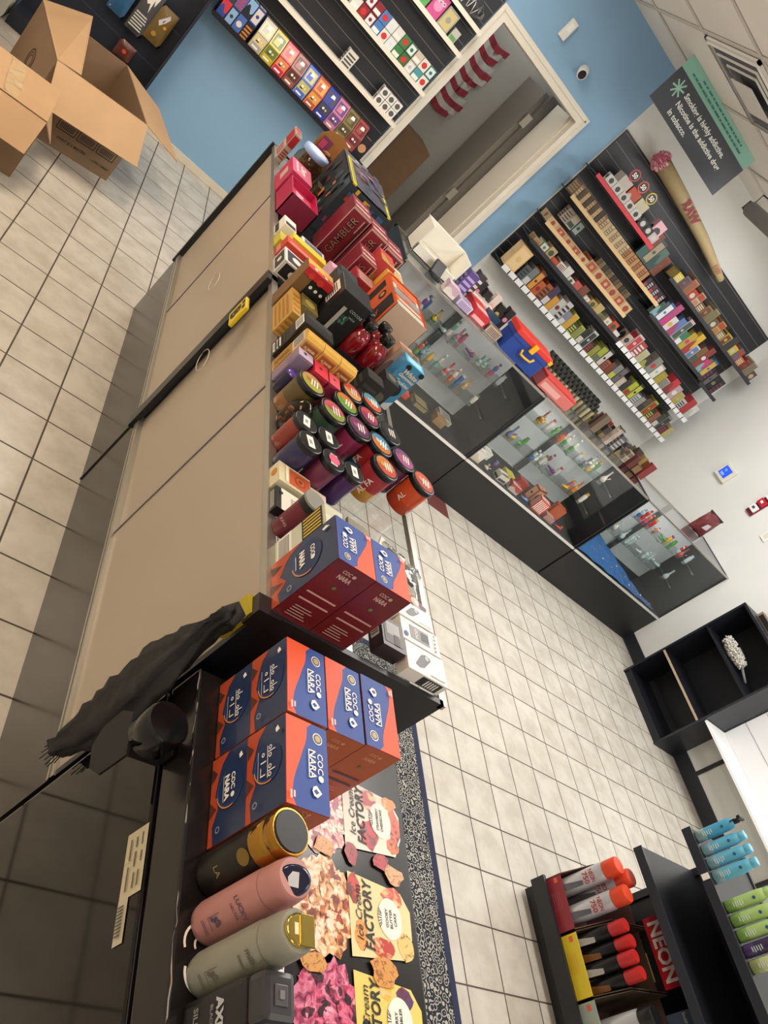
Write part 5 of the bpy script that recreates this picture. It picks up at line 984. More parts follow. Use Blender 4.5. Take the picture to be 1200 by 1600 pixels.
for k in range(3):
    x = 2.70 + .11 * (k + .5); c = ('c8323a', 'd8502c', 'd8b83a')[k]
    t = thing('round_header', 'round %s rimmed header disc above the display cartons, %s from left' % (('red', 'orange', 'yellow')[k], ORD[k]), 'header disc', (x, 5.025, 2.08), 0, 'round header discs'); mb = MB(); mb.T = Matrix.Rotation(PI / 2, 4, 'X'); mb.lathe([(.04, 0), (.04, .003)], M(c, .4), n=24); mb.lathe([(.032, .003), (.032, .004)], K, n=24); put(mb, 'disc', t)
    mb = MB(); mb.txt('50', Vector((0, -.0046, 0)), (1, 0, 0), (0, 0, 1), .03, WH, .04, .03); put(mb, 'number', t); put(MB().box(-.004, .004, 0, .003, -.045, -.03, M(c, .4)), 'stem', t)
row('white_dotted_carton', 2.60, 3.0, 1.915, 5, lambda k: .055, ['e4e0d8'], [2], 'white carton with dark dot on the top left shelf', .045, .05, y=RY - .003, c2s=['3a3a3a'])
row('black_dotted_carton', 3.02, 3.24, 1.915, 3, lambda k: .06, ['26262a', '26262a', 'd8c0c8'], [2], 'black dotted carton on the top left shelf', .05, .05, c2s=['e0dcd0'])
t_ = carton('pink carton with a round header right of the black dotted ones', (3.21, 5.06, 1.915), (.09, .06, .14), 'd8a8b4', 2, '3a3a3c')
row('teal_bag', 3.28, 3.55, 1.80, 4, lambda k: .22 - .02 * k, ['3f6a66', '4a5c54', '35544f', '8a5a44'], [4, 6], 'hanging teal and brown bag beside the paper cone', .03, .02, y=5.1, c2s=['8a4a3a', 'b8a88c', '5c7a70'])
tray('top right slatwall shelf full of rolled papers and packets', 3.56, 4.92, 1.885)
row('paper_pack', 3.58, 4.90, 1.885, 19, lambda k: .075 + .055 * ((k * 7) % 5) / 4, ['c8b83a', '4a6a8a', 'c87a4a', 'a83a34', 'b8a88c', '6a4a3a', '8a7a5a', 'a09468', '5c5240', 'b89a5a', '7a7058', 'c8b03a', '3a3a40'], [3, 6, 7, 2, 5], 'small pack on the top right shelf', .12, .06, c2s=['e0d0a8', '6a3a2a', '3a3a3a', 'c8c0a8', 'a8442c'])
tray('second slatwall shelf of tan rolling paper boxes', 2.52, 3.69, 1.70, 'c8a878')
row('brown_paper_box', 2.52, 2.84, 1.70, 9, lambda k: .095, ['8a6a48', '6a4e34', 'b89468', '4a3828'], [3, 7], 'narrow brown paper box on the second shelf', .14, .12, c2s=['c8a878', '3a2c20'])
row('tan_paper_box', 2.84, 3.14, 1.70, 9, lambda k: .09, ['cdb488', 'c8a878', 'd8c49c'], [3, 7], 'narrow tan paper box on the second shelf', .14, .12, c2s=['8a6a48', 'e0cfa8'])
row('orange_tan_box', 3.14, 3.43, 1.70, 8, lambda k: .09, ['b8804c', 'a8703c', 'c08c5a'], [3, 7], 'narrow orange-tan paper box on the second shelf', .14, .12, c2s=['7a4a2a', 'd8a878'])
row('dark_red_tube', 3.45, 3.685, 1.70, 6, lambda k: .08, ['3a2c34', '2a2428', '5c2a38'], [1, 3], 'dark red and white slim pack on the second shelf', .12, .1, c2s=['a83a4a', 'c8c4c8'])
tray('short shelf of bright foil bags in the middle right of the slatwall', 3.71, 4.56, 1.625)
row('foil_bag', 3.70, 4.55, 1.625, 14, lambda k: .13 + .04 * (k % 3), ['8ab0b0', '3a6a9a', 'b04a7a', 'd8d0d4', 'a8446a', 'c8a8b8', '3a7a5a', 'b8a03a', 'a83a3a', 'd0ccc8', '7a5a3a', '8a3a34'], [4, 6, 1, 2], 'bright foil bag on the middle right shelf', .05, .05, c2s=['3a5a4a', 'e8e4e4', 'c83a7a', 'd8b03a', '5a7ab0'])
tray('small shelf of dark packs next to the wall corner', 4.58, 4.85, 1.60)
row('dark_hanging_pack', 4.60, 4.84, 1.60, 4, lambda k: .15, ['2c2c34', '4a2a38', '24242a'], [3, 6, 2], 'dark hanging pack near the corner', .06, .08, c2s=['7a3a4a', '6a6a70', '8a8a5a'], y=5.05)
tray('third slatwall shelf of tan cone boxes with red art', 2.54, 3.58, 1.475, 'd0b080')
row('tan_cone_box', 2.54, 3.58, 1.475, 11, lambda k: .05 if k < 5 else .075, ['d2b384', 'd8b98a', 'c8a474'], [2, 6], 'tan box with red art on the third shelf', .16, .03, c2s=['a8442c', 'b8503a'])
row('white_teal_box', 2.66, 2.86, 1.55, 3, lambda k: .10, ['c8bca4', 'd8cdb4', '2f4f48'], [3, 1, 6], 'taller box standing behind the tan cone boxes', .06, .06, y=5.12, c2s=['5a4a44', '3a5a50', 'b8c8c0'])
row('roll_pack', 3.12, 3.55, 1.55, 11, lambda k: .05, ['8a7a58', 'b8a070', '5a4a34'], [3], 'thin roll above the tan cone boxes', .05, .15, y=5.1, c2s=['3a2c20'])
tray('right hand shelf with white price tags and hanging pipes', 3.72, 4.86, 1.315, tags=16)
row('boxed_pipe', 3.74, 4.85, 1.325, 15, lambda k: .10 + .06 * ((k * 3) % 4) / 3, ['c8b0a0', 'd0ccc4', 'b8484a', 'c8c8c0', 'a8a44a', '8a8c84', 'b8b4a8', 'a8983a', 'c0bcb0', '8a3a34', 'c8a8a8'], [2, 6, 3, 7, 4], 'packaged item on the tagged right hand shelf', .10, .08, c2s=['3a3a3a', 'c83a44', 'e8e8e0', 'b8b03a'])
tray('fourth slatwall shelf with slim cream packets', 2.56, 3.72, 1.325)
row('slim_packet', 2.58, 3.70, 1.325, 16, lambda k: .04 + .02 * (k % 3), ['c8b070', '6a8a5a', 'c8a87c', 'd0502c', 'ece8e0', 'e0dcd4', 'dcd8cc', 'c85a54', '7a4a34', 'c8a8a0', 'c8a05a'], [3, 6, 2, 0], 'slim packet on the fourth shelf', .10, .06, c2s=['8a4a2a', 'e8e4dc', '3a5a3a', 'c8442c'])
tray('bottom slatwall shelf with a row of white price tags', 2.56, 4.90, 1.07, tags=30)
carton('large tan carton with red art at the left end of the bottom shelf', (2.62, 5.03, 1.08), (.11, .10, .19), 'd0ac74', 6, 'd8bc8c')
row('bottom_pack', 2.70, 3.34, 1.08, 11, lambda k: .12 + .05 * (k % 3) / 2, ['5a6064', '7a8284', '6a2c30', 'c8602c', 'a85a2a', '4a3a5a', 'd8a03a', 'c8c8c4', 'd0ccc8', '8a8aa0', 'b8c04a'], [3, 1, 6, 2], 'small pack on the left part of the bottom shelf', .12, .05, c2s=['2a2c30', 'd8d8d4', 'e0a040', '8a2c2c'])
row('tool_pack', 3.34, 4.88, 1.08, 26, lambda k: .10 + .07 * ((k * 5) % 4) / 3, ['3a3c3c', 'b8c03a', '2c2e30', 'c8ccc8', '34363a', '5a4a3a', 'a8b43a', '2a2c2e', 'b85a3a', '3c4a3a', '8a8c88', '4a2c34', 'c8b49a'], [3, 7, 1, 6], 'blister pack on the long bottom shelf', .10, .06, c2s=['c8cc4a', '6a6c6c', 'd8d4c8', '3a3a3a', 'a83a2c'])
# giant paper cone
t = thing('paper_cone', 'giant tan rolling paper cone lying along the top of the slatwall', 'cone decoration', (2.86, 5.10, 2.262))
mb = MB(); N = 24; pts = [(0, 0, 0), (.3, 0, -.018), (.7, -.0, -.05), (1.05, 0, -.098), (1.1, 0, -.105)]
mb.tube(pts, [.056, .052, .042, .03, .026], M('ab9870', .6, noise=.06, nscale=8), 24); put(mb, 'paper_body', t)
mb = MB(); r_ = random.Random(2)
for k in range(60):
    a, b_ = r_.uniform(0, 6.28), r_.uniform(-.5, 1.3); d_ = Vector((-abs(math.sin(b_)) * .8 - .1, math.cos(a) * math.cos(b_ * .7), math.sin(a) * math.cos(b_ * .7))) * .058; mb.T = Matrix.Translation(d_) @ Matrix.Rotation(a, 4, 'X') @ Matrix.Rotation(b_, 4, 'Z'); mb.box(-.012, .012, -.016, .016, -.003, .004, M(r_.choice(['c87a88', 'b85a70', 'd89aa4', 'e0b0b8']), .6), .001)
mb.T = Matrix.Identity(4); mb.lathe([(.001, -.04), (.04, -.03), (.055, 0), (.04, .03), (.001, .04)], M('b85a70', .6), (-.02, 0, 0), 14); put(mb, 'pink_tuft', t)
mb = MB(); d_ = Vector((1, 0, -.1)).normalized()
mb.txt('RAW', Vector((.43, -.052, -.024)), d_, (.1, 0, 1), .062, M('8c2c34', .6), .2, .04); mb.txt('RAW', Vector((.98, -.035, -.088)), d_, (.1, 0, 1), .03, M('a8604c', .6), .09, .03); put(mb, 'lettering', t)

# ================================================================ shelves left of the doorway
def wshelf(label, x0, x1, z, d=.13):
    t = thing('white_shelf', label, 'shelf', ((x0 + x1) / 2, FW - .0195, z)); w_ = (x1 - x0) / 2
    put(MB().box(-w_, w_, -d, 0, -.006, 0, WHT), 'board', t); put(MB().box(-w_, w_, -d - .004, -d, -.022, .004, M('e8e0d0', .4)), 'front_lip', t)
SY2 = FW - .0195 - .13
wshelf('first white shelf up from the coloured boxes left of the doorway', .22, 1.39, 1.145); wshelf('second white shelf up left of the doorway', .22, 1.39, 1.395)
wshelf('third white shelf up left of the doorway', .22, 1.39, 1.69); wshelf('top white shelf beside the door corner', .22, 1.39, 1.85)
t = thing('display_ledge', 'black ledge under the row of coloured boxes left of the doorway', 'shelf', (.805, FW - .0195, .83)); put(MB().box(-.59, .59, -.16, 0, -.012, 0, BLK), 'board', t); put(MB().box(-.59, .59, -.165, -.16, -.016, .012, BLK), 'front_lip', t)
DY = FW - .0195 - .15
cs = [('a8a49a', 'd8c890', 'grey and gold'), ('c8b43a', '6a7a3a', 'yellow and green'), ('c82a44', 'e08a5a', 'bright red'), ('9a5a4c', '5c3a30', 'brown-red'), ('4a6ac8', 'c8c070', 'blue and yellow'), ('b8523a', 'e0a04a', 'orange-red'), ('2a3aa0', '4a4a50', 'deep blue'), ('c87a94', '6a4a8a', 'pink and purple'), ('7c7448', '5a4a34', 'olive'), ('a04848', '6a3434', 'dusty red')]
for i, (c, c2, nm) in enumerate(cs):
    x = .452 + i * .0845; w_ = .08; h = .185
    t = thing('vape_display_carton', '%s display carton in the row of ten below the white shelves' % nm, 'box', (x, DY, .83 + EPS), 0, 'display cartons left of the doorway')
    mb = MB(); B = M(c, .35, coat=.3)
    mb.add([(0, 0, 0), (w_, 0, 0), (w_, .13, 0), (0, .13, 0), (0, .0, h * .55), (w_, 0, h * .55), (w_, .06, h), (0, .06, h), (0, .13, h), (w_, .13, h)], [(3, 2, 1, 0), (0, 1, 5, 4), (4, 5, 6, 7), (7, 6, 9, 8), (1, 2, 9, 6, 5), (3, 0, 4, 7, 8), (2, 3, 8, 9)], B); put(mb, 'body', t)
    mb = MB(); f = Face(mb, '-y', 0, w_, 0, .13, 0, h * .55); f.rect(.06, .08, .94, .94, M(c2, .4)).rect(.1, .1, .9, .45, B).circ(.4, .7, .008, WH).circ(.65, .68, .006, M('e8d8c8')).rect(.2, .2, .7, .3, WH).rect(.25, .55, .5, .62, M('2c2c30')); put(mb, 'printed_front', t)
    mb = MB(); Vv = Vector((0, .06, h * .45)).normalized()
    mb.flat([(.008, .01), (.072, .01), (.072, .085), (.008, .085)], (0, -.0008, h * .55), (1, 0, 0), Vv, M(c2, .3)); mb.flat([(.014, .02), (.05, .02), (.055, .06), (.02, .07)], (0, -.0014, h * .55), (1, 0, 0), Vv, B); mb.flat([(.03, .05), (.06, .055), (.055, .075), (.035, .075)], (0, -.002, h * .55), (1, 0, 0), Vv, WH); put(mb, 'window', t)
for i in range(4):
    for j in range(2):
        carton('blue and dark patterned carton at ledge end, %s from left, %s tier' % (ORD[i], ('lower', 'upper')[j]), (.25 + i * .053, DY + .05, .83 + EPS + j * .1), (.05, .08, .098), ['2f4a9a', '3a3a4a', '4a6ab0', '26262c'][(i + j) % 4], [4, 6, 2, 3][(i + 2 * j) % 4], ['c83a4a', '8ab0d8', 'd8d0c8', 'c8803a'][(i + j * 3) % 4], group='patterned cartons at the ledge end')
carton('dark carton behind a peach shape at the right end of the ledge', (1.33, DY + .05, .83 + EPS), (.08, .06, .14), '232428', 2, 'c8906a')
for i in range(5): carton('dark slim box standing behind the coloured cartons, %s from left' % ORD[i], (.56 + i * .13, 5.185, 1.02), (.09, .04, .09), '1b1b1f', 0, '333333', group='dark slim boxes') if False else None
# white shelf goods
def sb(label, x, z, w_, h, c, ds, c2, txt=None, tc='ffffff'): return carton(label, (x, SY2 + .045, z + EPS), (w_, .07, h), c, ds, c2, group=None, txt=txt, tc=tc)
sb('single white carton with curved dark stripes on the lowest white shelf', .93, 1.145, .07, .10, 'd8d4cc', 3, '4a4844')
for i in range(3):
    for j in range(2): sb('white pack with small dark mark, %s column, %s of two at shelf end' % (ORD[i], ('lower', 'upper')[j]), 1.21 + i * .055, 1.145 + j * .055, .05, .052, 'e4e2dc', 2, '5a5856')
cols3 = [('1f5a44', 'green'), ('8a2430', 'dark red'), ('8a2430', 'dark red'), ('4a7ab8', 'blue and white'), ('d8d6d0', 'white'), ('d8d6d0', 'white'), ('3a7a44', 'green'), ('3a6a3c', 'green'), ('c8b8a8', 'white and brown'), ('4a98a0', 'teal'), ('2c7a6a', 'teal green')]
for i, (c, nm) in enumerate(cols3):
    for j in range(2): sb('%s pack, %s from left, %s tier of second white shelf' % (nm, ORD[i], ('lower', 'upper')[j]), .76 + i * .057, 1.395 + j * .068, .053, .065, c if (i + j) % 5 else 'dcd8d0', [1, 2, 6][(i + j) % 3], ['ece8e0', 'c8302c', 'd8e0e4'][(i + j) % 3])
sb('cream and orange carton at the left of the third white shelf', .93, 1.69, .06, .12, 'd8c8b0', 1, 'c8503a')
sb('green carton lettered in grey on the third white shelf', 1.01, 1.69, .085, .13, '5aa45a', 2, 'b8d0a8', 'AMO', 'e0e8e0')
sb('pink carton lettered in grey on the third white shelf', 1.105, 1.69, .085, .13, 'c8508c', 2, 'e090b8', 'AMO', 'e8e0e8')
sb('grey and yellow carton on the third white shelf', 1.20, 1.69, .085, .12, '9a9a94', 6, 'c8b87a')
sb('small pale carton at the end of the third white shelf', 1.285, 1.69, .05, .07, 'b8b8b0', 1, '6a9a5a')
t = thing('wrapped_bundle', 'bundle wrapped in glossy black and clear plastic on the top white shelf', 'bundle', (1.22, SY2 + .055, 1.85 + EPS)); mb = MB(); n = 12; vs = []; fs = []
for j in range(7):
    for i in range(18): a = 2 * PI * i / 18; q = j / 6; rr = .065 * math.sin(PI * (q * .85 + .12)) * (1 + .12 * math.sin(i * 2.3 + j)); vs.append((rr * 1.9 * math.cos(a), rr * .8 * math.sin(a), q * .14))
for j in range(6):
    for i in range(18): fs.append((j * 18 + i, j * 18 + (i + 1) % 18, (j + 1) * 18 + (i + 1) % 18, (j + 1) * 18 + i))
fs.append(tuple(range(17, -1, -1))); fs.append(tuple(6 * 18 + i for i in range(18))); mb.add(vs, fs, M('3a3a3e', .12, coat=.8), True); put(mb, 'wrapping', t)
r_ = random.Random(3); mb = MB(); mb.tube([(-.08 + k * .012, -.062 + .01 * math.sin(k), .05 + .04 * math.sin(k * 1.7)) for k in range(14)], .0025, M('e0e0e4', .2), 5); put(mb, 'crease', t)

# black merchandise rack with hanging bags
t = thing('black_rack', 'tall black merchandise rack standing against the blue wall', 'rack', (-.185, 5.08, 0)); RK = M('1c2230', .5)
put(MB().box(-.365, .365, .06, .14, 0, 2.2, RK), 'back_panel', t); put(MB().box(-.365, .365, -.08, .06, 0, .1, RK), 'base', t); put(MB().box(.35, .365, -.08, .06, .1, 2.2, RK), 'side_edge', t)
for k in range(1, 9): put(MB().box(-.365, .35, .0585, .06, .1 + k * .24, .105 + k * .24, M('343c50', .5)), 'groove', t)
def pouch(label, x, z, w_, h, col, c2, art, rz=0):
    t = thing('hanging_pouch', label, 'pouch', (x, 5.09, z), 0, 'pouches on the black rack'); n = 8; vs = []; fs = []
    for j in range(n + 1):
        for i in range(n + 1):
            u, v = i / n, j / n; e_ = min(1, 5 * min(u, 1 - u, v, 1 - v)); vs.append((-w_ / 2 + u * w_, -.014 * e_, v * h))
    for j in range(n):
        for i in range(n): a = j * (n + 1) + i; fs.append((a, a + 1, a + n + 2, a + n + 1))
    mb = MB().add(vs, fs, M(col, .35, coat=.3), True).box(-w_ / 2, w_ / 2, 0, .003, 0, h, M(c2, .4)); put(mb, 'bag', t)
    mb = MB(); f = Face(mb, '-y', -w_ / 2, w_ / 2, -.015, 0, 0, h); art(f); put(mb, 'printing', t)
def art_gold(f): f.poly([(.25, .6), (.4, .72), (.62, .9), (.72, .82), (.6, .66), (.4, .5)], M('cfc8cc', .4)).poly([(.45, .66), (.55, .74), (.5, .6)], M('5a3a5a', .4)).circ(.7, .55, .009, M('d8903a', .4)).circ(.4, .25, .014, M('a8823c', .4))
def art_bw(f):
    f.poly([(.2, .75), (.5, .98), (.8, .9), (.72, .7), (.6, .82), (.62, .52), (.48, .7), (.35, .66)], M('e8e8e0', .4))
    for k in range(6): f.rect(.1 + .02 * (k % 2), .1 + k * .06, .85 - .04 * (k % 3), .13 + k * .06, M('c8c8c4'))
def art_blue(f):
    for k in range(22): f.circ(.15 + (k * 37 % 70) / 100, .1 + (k * 53 % 80) / 100, .005, M(('6a9ac0', 'c8d8e0', '2a5a8a')[k % 3]))
pouch('gold and brown hanging pouch with pale artwork, rightmost on the black rack', .055, .45, .105, .21, '6f5a2c', '8a7038', art_gold)
pouch('black and white hanging pouch with lines of text on the black rack', -.045, .42, .10, .27, '4a484c', '222226', art_bw)
pouch('blue hanging pouch with speckled artwork on the black rack', -.165, .43, .10, .2, '2f5c80', '1c3a54', art_blue)
pouch('brown and orange hanging pouch partly hidden by the open carton', -.02, .26, .1, .1, '5a2c24', '3a2a20', lambda f: f.circ(.5, .5, .012, M('c8502c')))
t = thing('cream_cabinet', 'cream cabinet at the far left edge beside the black rack', 'cabinet', (-.88, 4.75, 0)); put(MB().box(-.31, .31, -.4, .46, .02, .88, CREAM, .005), 'body', t); put(MB().box(-.33, .33, -.42, .465, .88, .91, M('ded5bf', .4), .004), 'top', t); put(MB().box(-.3, .3, -.37, .44, 0, .02, BLKM), 'plinth', t)

# ================================================================ open cartons on the floor
KB = M('b3926d', .75, noise=.05, nscale=6); KI = M('8f6a47', .8, noise=.05, nscale=6); KD = M('8b7158', .8, noise=.05, nscale=6)
def carton_open(label, loc, rz, w_, d_, h, flaps, side=KB, prints=True, skip=None):
    t = thing('open_carton', label, 'cardboard box', loc, rz)
    th = .006; mb = MB().box(0, w_, 0, th, 0, h, side).box(0, w_, d_ - th, d_, 0, h, side).box(0, th, th, d_ - th, 0, h, side).box(w_ - th, w_, th, d_ - th, 0, h, side).box(th, w_ - th, th, d_ - th, 0, th, KI)
    put(mb, 'body', t)
    if prints:
        mb = MB(); f = Face(mb, '-y', 0, w_, 0, d_, 0, h); P_ = M('3c3026', .7)
        for k in range(3): u = .3 + k * .22; f.rect(u, .27, u + .2, .42, P_); f.rect(u + .01, .285, u + .19, .405, M('8b7158', .8)); f.stripes(u + .025, .30, u + .175, .39, 9, P_, True, .6)
        f.txt('PART # 3 MATER', .52, .17, .014, P_, .2).txt('CPN 104060', .86, .15, .012, P_, .1); ring(f, .1, .5, .02, .002, P_)
        f = Face(mb, '-x', 0, w_, 0, d_, 0, h); ring(f, .5, .5, .06, .004, P_); ring(f, .5, .5, .045, .003, P_); ring(f, .5, .5, .03, .003, P_); put(mb, 'printing', t)
    for nm, pts in flaps:
        a, b_, c, d2 = [Vector(p) for p in pts]; nrm = (b_ - a).cross(d2 - a).normalized() * .004
        mb = MB().add([tuple(a), tuple(b_), tuple(c), tuple(d2), tuple(a + nrm), tuple(b_ + nrm), tuple(c + nrm), tuple(d2 + nrm)], [(3, 2, 1, 0), (4, 5, 6, 7), (0, 1, 5, 4), (1, 2, 6, 5), (2, 3, 7, 6), (3, 0, 4, 7)], KB); put(mb, 'flap', t)
    return t
cw, cdp, ch = .475, .60, .37; h_ = ch
oc = carton_open('large open cardboard carton with folded out flaps in front of the black rack', (-.203, 3.96, 0), math.radians(20.5), cw, cdp, ch,
    [('front', [(0, -.001, h_), (cw, -.001, h_), (cw - .005, -.187, h_ - .14), (-.003, -.20, h_ - .14)]), ('right', [(cw + .001, 0, h_), (cw + .001, cdp, h_), (cw + .24, cdp - .05, h_ - .07), (cw + .25, .04, h_ - .08)]),
     ('left', [(-.001, cdp, h_), (-.001, 0, h_), (.12, .02, h_ + .0), (.2, cdp - .05, h_ + .1)])], KD)
oc2 = carton_open('smaller cardboard carton with taped top flaps at the left edge of the floor', (-.385, 3.40, 0), math.radians(12), .30, .36, .30,
    [('front', [(0, -.001, .3), (.30, -.001, .3), (.27, -.14, .19), (.05, -.13, .19)]), ('top', [(.01, 0, .302), (.30, 0, .302), (.33, .27, .345), (.0, .26, .345)]), ('side', [(.301, 0, .3), (.301, .36, .3), (.36, .34, .22), (.36, .03, .22)])], KD, False)
mb = MB(); r_ = random.Random(12)
vs = []; fs = []; n = 9
for j in range(n + 1):
    for i in range(3): vs.append((.12 + i * .03 + r_.uniform(-.003, .003), .01 + j * .027, .306 + j * .0045 + r_.uniform(.0, .006)))
for j in range(n):
    for i in range(2): a = j * 3 + i; fs.append((a, a + 1, a + 4, a + 3))
mb.add(vs, fs, M('c0a57e', .1, coat=1.0)); mb.build('packing_tape', oc2, label='shiny clear tape')

# ================================================================ right wall bookcase and shelf
t = thing('black_bookcase', 'small open black bookcase against the right wall', 'bookcase', (4.885, 2.775, 0)); BB = M('15171e', .4)
X0, X1, Y0, Y1 = -.145, .14, -.305, .305
put(MB().box(X0, X1, Y0, Y0 + .016, 0, .965, M('25272e', .4)), 'side_panel', t); put(MB().box(X0, X1, Y1 - .016, Y1, 0, .965, BB), 'side_panel', t)
put(MB().box(X1 - .006, X1, Y0 + .016, Y1 - .016, 0, .965, BB), 'back_panel', t); put(MB().box(X0, X1, Y0, Y1, .965, .983, BB), 'top', t)
for z in (.055, .345, .69): 
    s_ = put(MB().box(X0 + .004, X1 - .006, Y0 + .016, Y1 - .016, z - .016, z, BB), 'shelf', t)
    if z == .345: put(MB().box(X0 + .0025, X0 + .004, Y0 + .016, Y1 - .016, z - .016, z, M('b09c82', .5)), 'shelf_edge', s_, label='pale raw edge')
put(MB().box(X0 + .01, X0 + .02, Y0 + .016, Y1 - .016, 0, .04, BB), 'kick_board', t)
t = thing('feather_duster', 'fluffy white duster with a grey handle lying in the black bookcase', 'duster', (4.83, 2.80, .690 + EPS)); r_ = random.Random(6)
mb = MB(); mb.lathe([(.001, -.16), (.03, -.14), (.036, 0), (.03, .10), (.001, .13)], M('b0aca2', .9), n=14); b0 = mb; mb2 = MB(); mb2.T = Matrix.Translation((0, .05, .052)) @ Matrix.Rotation(-PI / 2, 4, 'X')
mb2.lathe([(.001, -.14), (.028, -.12), (.034, 0), (.028, .10), (.001, .12)], M('b4b0a6', .9), n=14)
for k in range(420):
    a = r_.uniform(0, 6.28); z_ = r_.uniform(-.13, .11); rr = .03 * math.sqrt(max(.05, 1 - (z_ / .14) ** 2)); o = Vector((rr * math.cos(a), rr * math.sin(a), z_)); d_ = Vector((math.cos(a) + r_.uniform(-.5, .5), math.sin(a) + r_.uniform(-.5, .5), r_.uniform(-.6, .6))).normalized()
    mb2.tube([o, o + d_ * .018], [.006, .0035], M(r_.choice(['c8c4ba', 'b4b0a6', 'd8d4ca']), .95), 5)
tag(put(mb2, 'fluffy_head', t), kind='stuff'); put(MB().tube([(0, -.07, .05), (.0, -.12, .035), (0, -.19, .016)], [.010, .009, .008], M('6a6c70', .4), 10), 'handle', t)
t = thing('framed_box', 'wooden framed black label box on top of the black bookcase', 'box', (4.93, 2.93, .983 + EPS)); put(MB().box(-.07, .07, -.10, .10, 0, .05, M('8a7864', .6), .003), 'frame', t); put(MB().box(-.074, -.07, -.08, .08, .008, .042, M('1a1a1c', .4)), 'label_panel', t); put(MB().box(-.05, .05, .04, .09, .0505, .075, M('c8c6be', .5), .004), 'white_pack', t)
t = thing('white_wall_shelf', 'white shelf board on the right wall next to the black bookcase', 'shelf', (4.89, 2.0, .378)); put(MB().box(-.14, .139, -.75, .465, 0, .016, M('e8e8e8', .4)), 'board', t)
for y in (.3, -.45): put(MB().box(-.03, .139, y - .012, y + .012, -.02, 0, BLK).box(.125, .139, y - .012, y + .012, -.28, 0, BLK), 'bracket', t)
t = thing('white_slat_panel', 'white grooved wall panel above the white shelf on the right wall', 'wall panel', (RW - .003, 2.0, .395)); put(MB().box(-.01, 0, -.75, .465, 0, 1.2, M('e9e9ea', .45)), 'board', t); mb = MB()
for k in range(1, 8): mb.box(-.0115, -.01, -.75, .465, k * .15, k * .15 + .004, M('9a9a9a', .5))
put(mb, 'grooves', t)

# ================================================================ gondola with spray cans
t = thing('shop_gondola', 'black metal gondola shelving at the lower right with spray products', 'shelving unit', (2.93, .2, 0)); GM = M('1a1c22', .35, noise=.1)
x0 = 2.66 - 2.93; y1 = 1.115 - .2; y0_ = -1.2
put(MB().box(x0 + .03, .27, y0_, y1 - .005, 0, .075, GM), 'kick_base', t)
put(MB().box(x0 - .012, .27, y0_, y1, .075, .104, GM, .002).box(x0 - .014, x0 + .002, y0_, y1, .06, .122, GM, .002), 'base_deck', t)
put(MB().box(.27, .285, y0_, y1, 0, .69, BB), 'back_panel', t); put(MB().box(.255, .29, y1 - .02, y1 + .008, 0, .70, GM), 'upright', t)
for z, xf in ((.49, 2.762), (.685, 2.782)):
    put(MB().box(xf - 2.93, .27, y0_, y1, z - .018, z, GM, .002).box(xf - 2.933, xf - 2.925, y0_, y1, z - .03, z + .006, M('2b2e36', .3), .002), 'shelf', t)
put(MB().box(2.778 - 2.93, 2.781 - 2.93, .875 - .0, .90, .66, .69, WHT).box(0, 0.0001, 0, .0001, .66, .6601, WHT) if False else MB().box(-.156, -.1525, .73, .75, .662, .688, WHT), 'price_clip', t)
def can(label, x, y, z, r, h, body, cap, caph, stripe, txt=None, grp=None, tc='b03038'):
    t = thing('spray_can', label, 'spray can', (x, y, z + EPS), 0, grp)
    put(MB().lathe([(r * .92, 0), (r, .003), (r, h - caph - .012), (r * .86, h - caph)], M(body, .28, .35), n=26), 'body', t)
    put(MB().lathe([(r * .93, h - caph - .003), (r * .97, h - caph), (r * .97, h - .006), (r * .88, h)], M(cap, .35), n=26), 'cap', t)
    mb = MB(); a = PI * 1.08; U_ = Vector((-math.sin(a), math.cos(a), 0))
    O = Vector((math.cos(a) * (r + .001), math.sin(a) * (r + .001), 0))
    def q(u, v, w2, h2, c): mb.flat([(-w2 / 2, 0), (w2 / 2, 0), (w2 / 2, h2), (-w2 / 2, h2)], O + U_ * u + Vector((0, 0, v)), U_, (0, 0, 1), M(c, .4))
    for k in range(5): mb.flat([(-.018 + k * .006, .02), (-.012 + k * .006, .02), (.006 + k * .003, h * .5), (.002 + k * .003, h * .52)], O, U_, (0, 0, 1), M(stripe, .4))
    if txt: mb.txt(txt[0], O + Vector((0, 0, h * .66)), U_, (0, 0, 1), .017, M(tc, .4), r * 1.3, .02); mb.txt(txt[1], O + Vector((0, 0, h * .57)), U_, (0, 0, 1), .02, M(tc, .4), r * 1.3, .02)
    put(mb, 'printing', t); return t
def shelf_tray(label, ya, yb, col, inner, hl=.075, hs=.20, d_=.24):
    t = thing('shelf_carton', label, 'display carton', (2.672, ya, .104 + EPS)); w_ = yb - ya; c = M(col, .4); ci = M(inner, .6)
    put(MB().box(0, .003, 0, w_, 0, hl, c), 'front', t)
    for yy in (0, w_ - .003): put(MB().prism([(0, 0), (d_, 0), (d_, hs + .03), (.05, hs), (0, hl)], (0, yy + .003, 0), (1, 0, 0), (0, 0, 1), .003, ci), 'side', t)
    put(MB().box(d_ - .003, d_, 0, w_, 0, hs, ci).box(0, d_, 0, w_, 0, .002, ci), 'back', t)
    mb = MB(); f = Face(mb, '-x', 0, .003, 0, w_, 0, hl); f.rect(.05, .55, .14, .75, M('e0603a')); 
    for k in range(4): f.rect(.3, .25 + k * .13, .62, .29 + k * .13, M('a8505a' if col == '8c2a34' else 'd8a81f'))
    put(mb, 'front_print', t); return t
shelf_tray('dark red shelf carton holding grey spray cans with orange caps', .905, 1.105, '8c2a34', '6a4a44')
shelf_tray('yellow shelf carton holding black cans with red caps', .69, .90, 'd8c02a', '4a3a2c')
shelf_tray('grey-green shelf carton at the bottom right edge', .47, .685, '9aa49a', '4a3a2c')
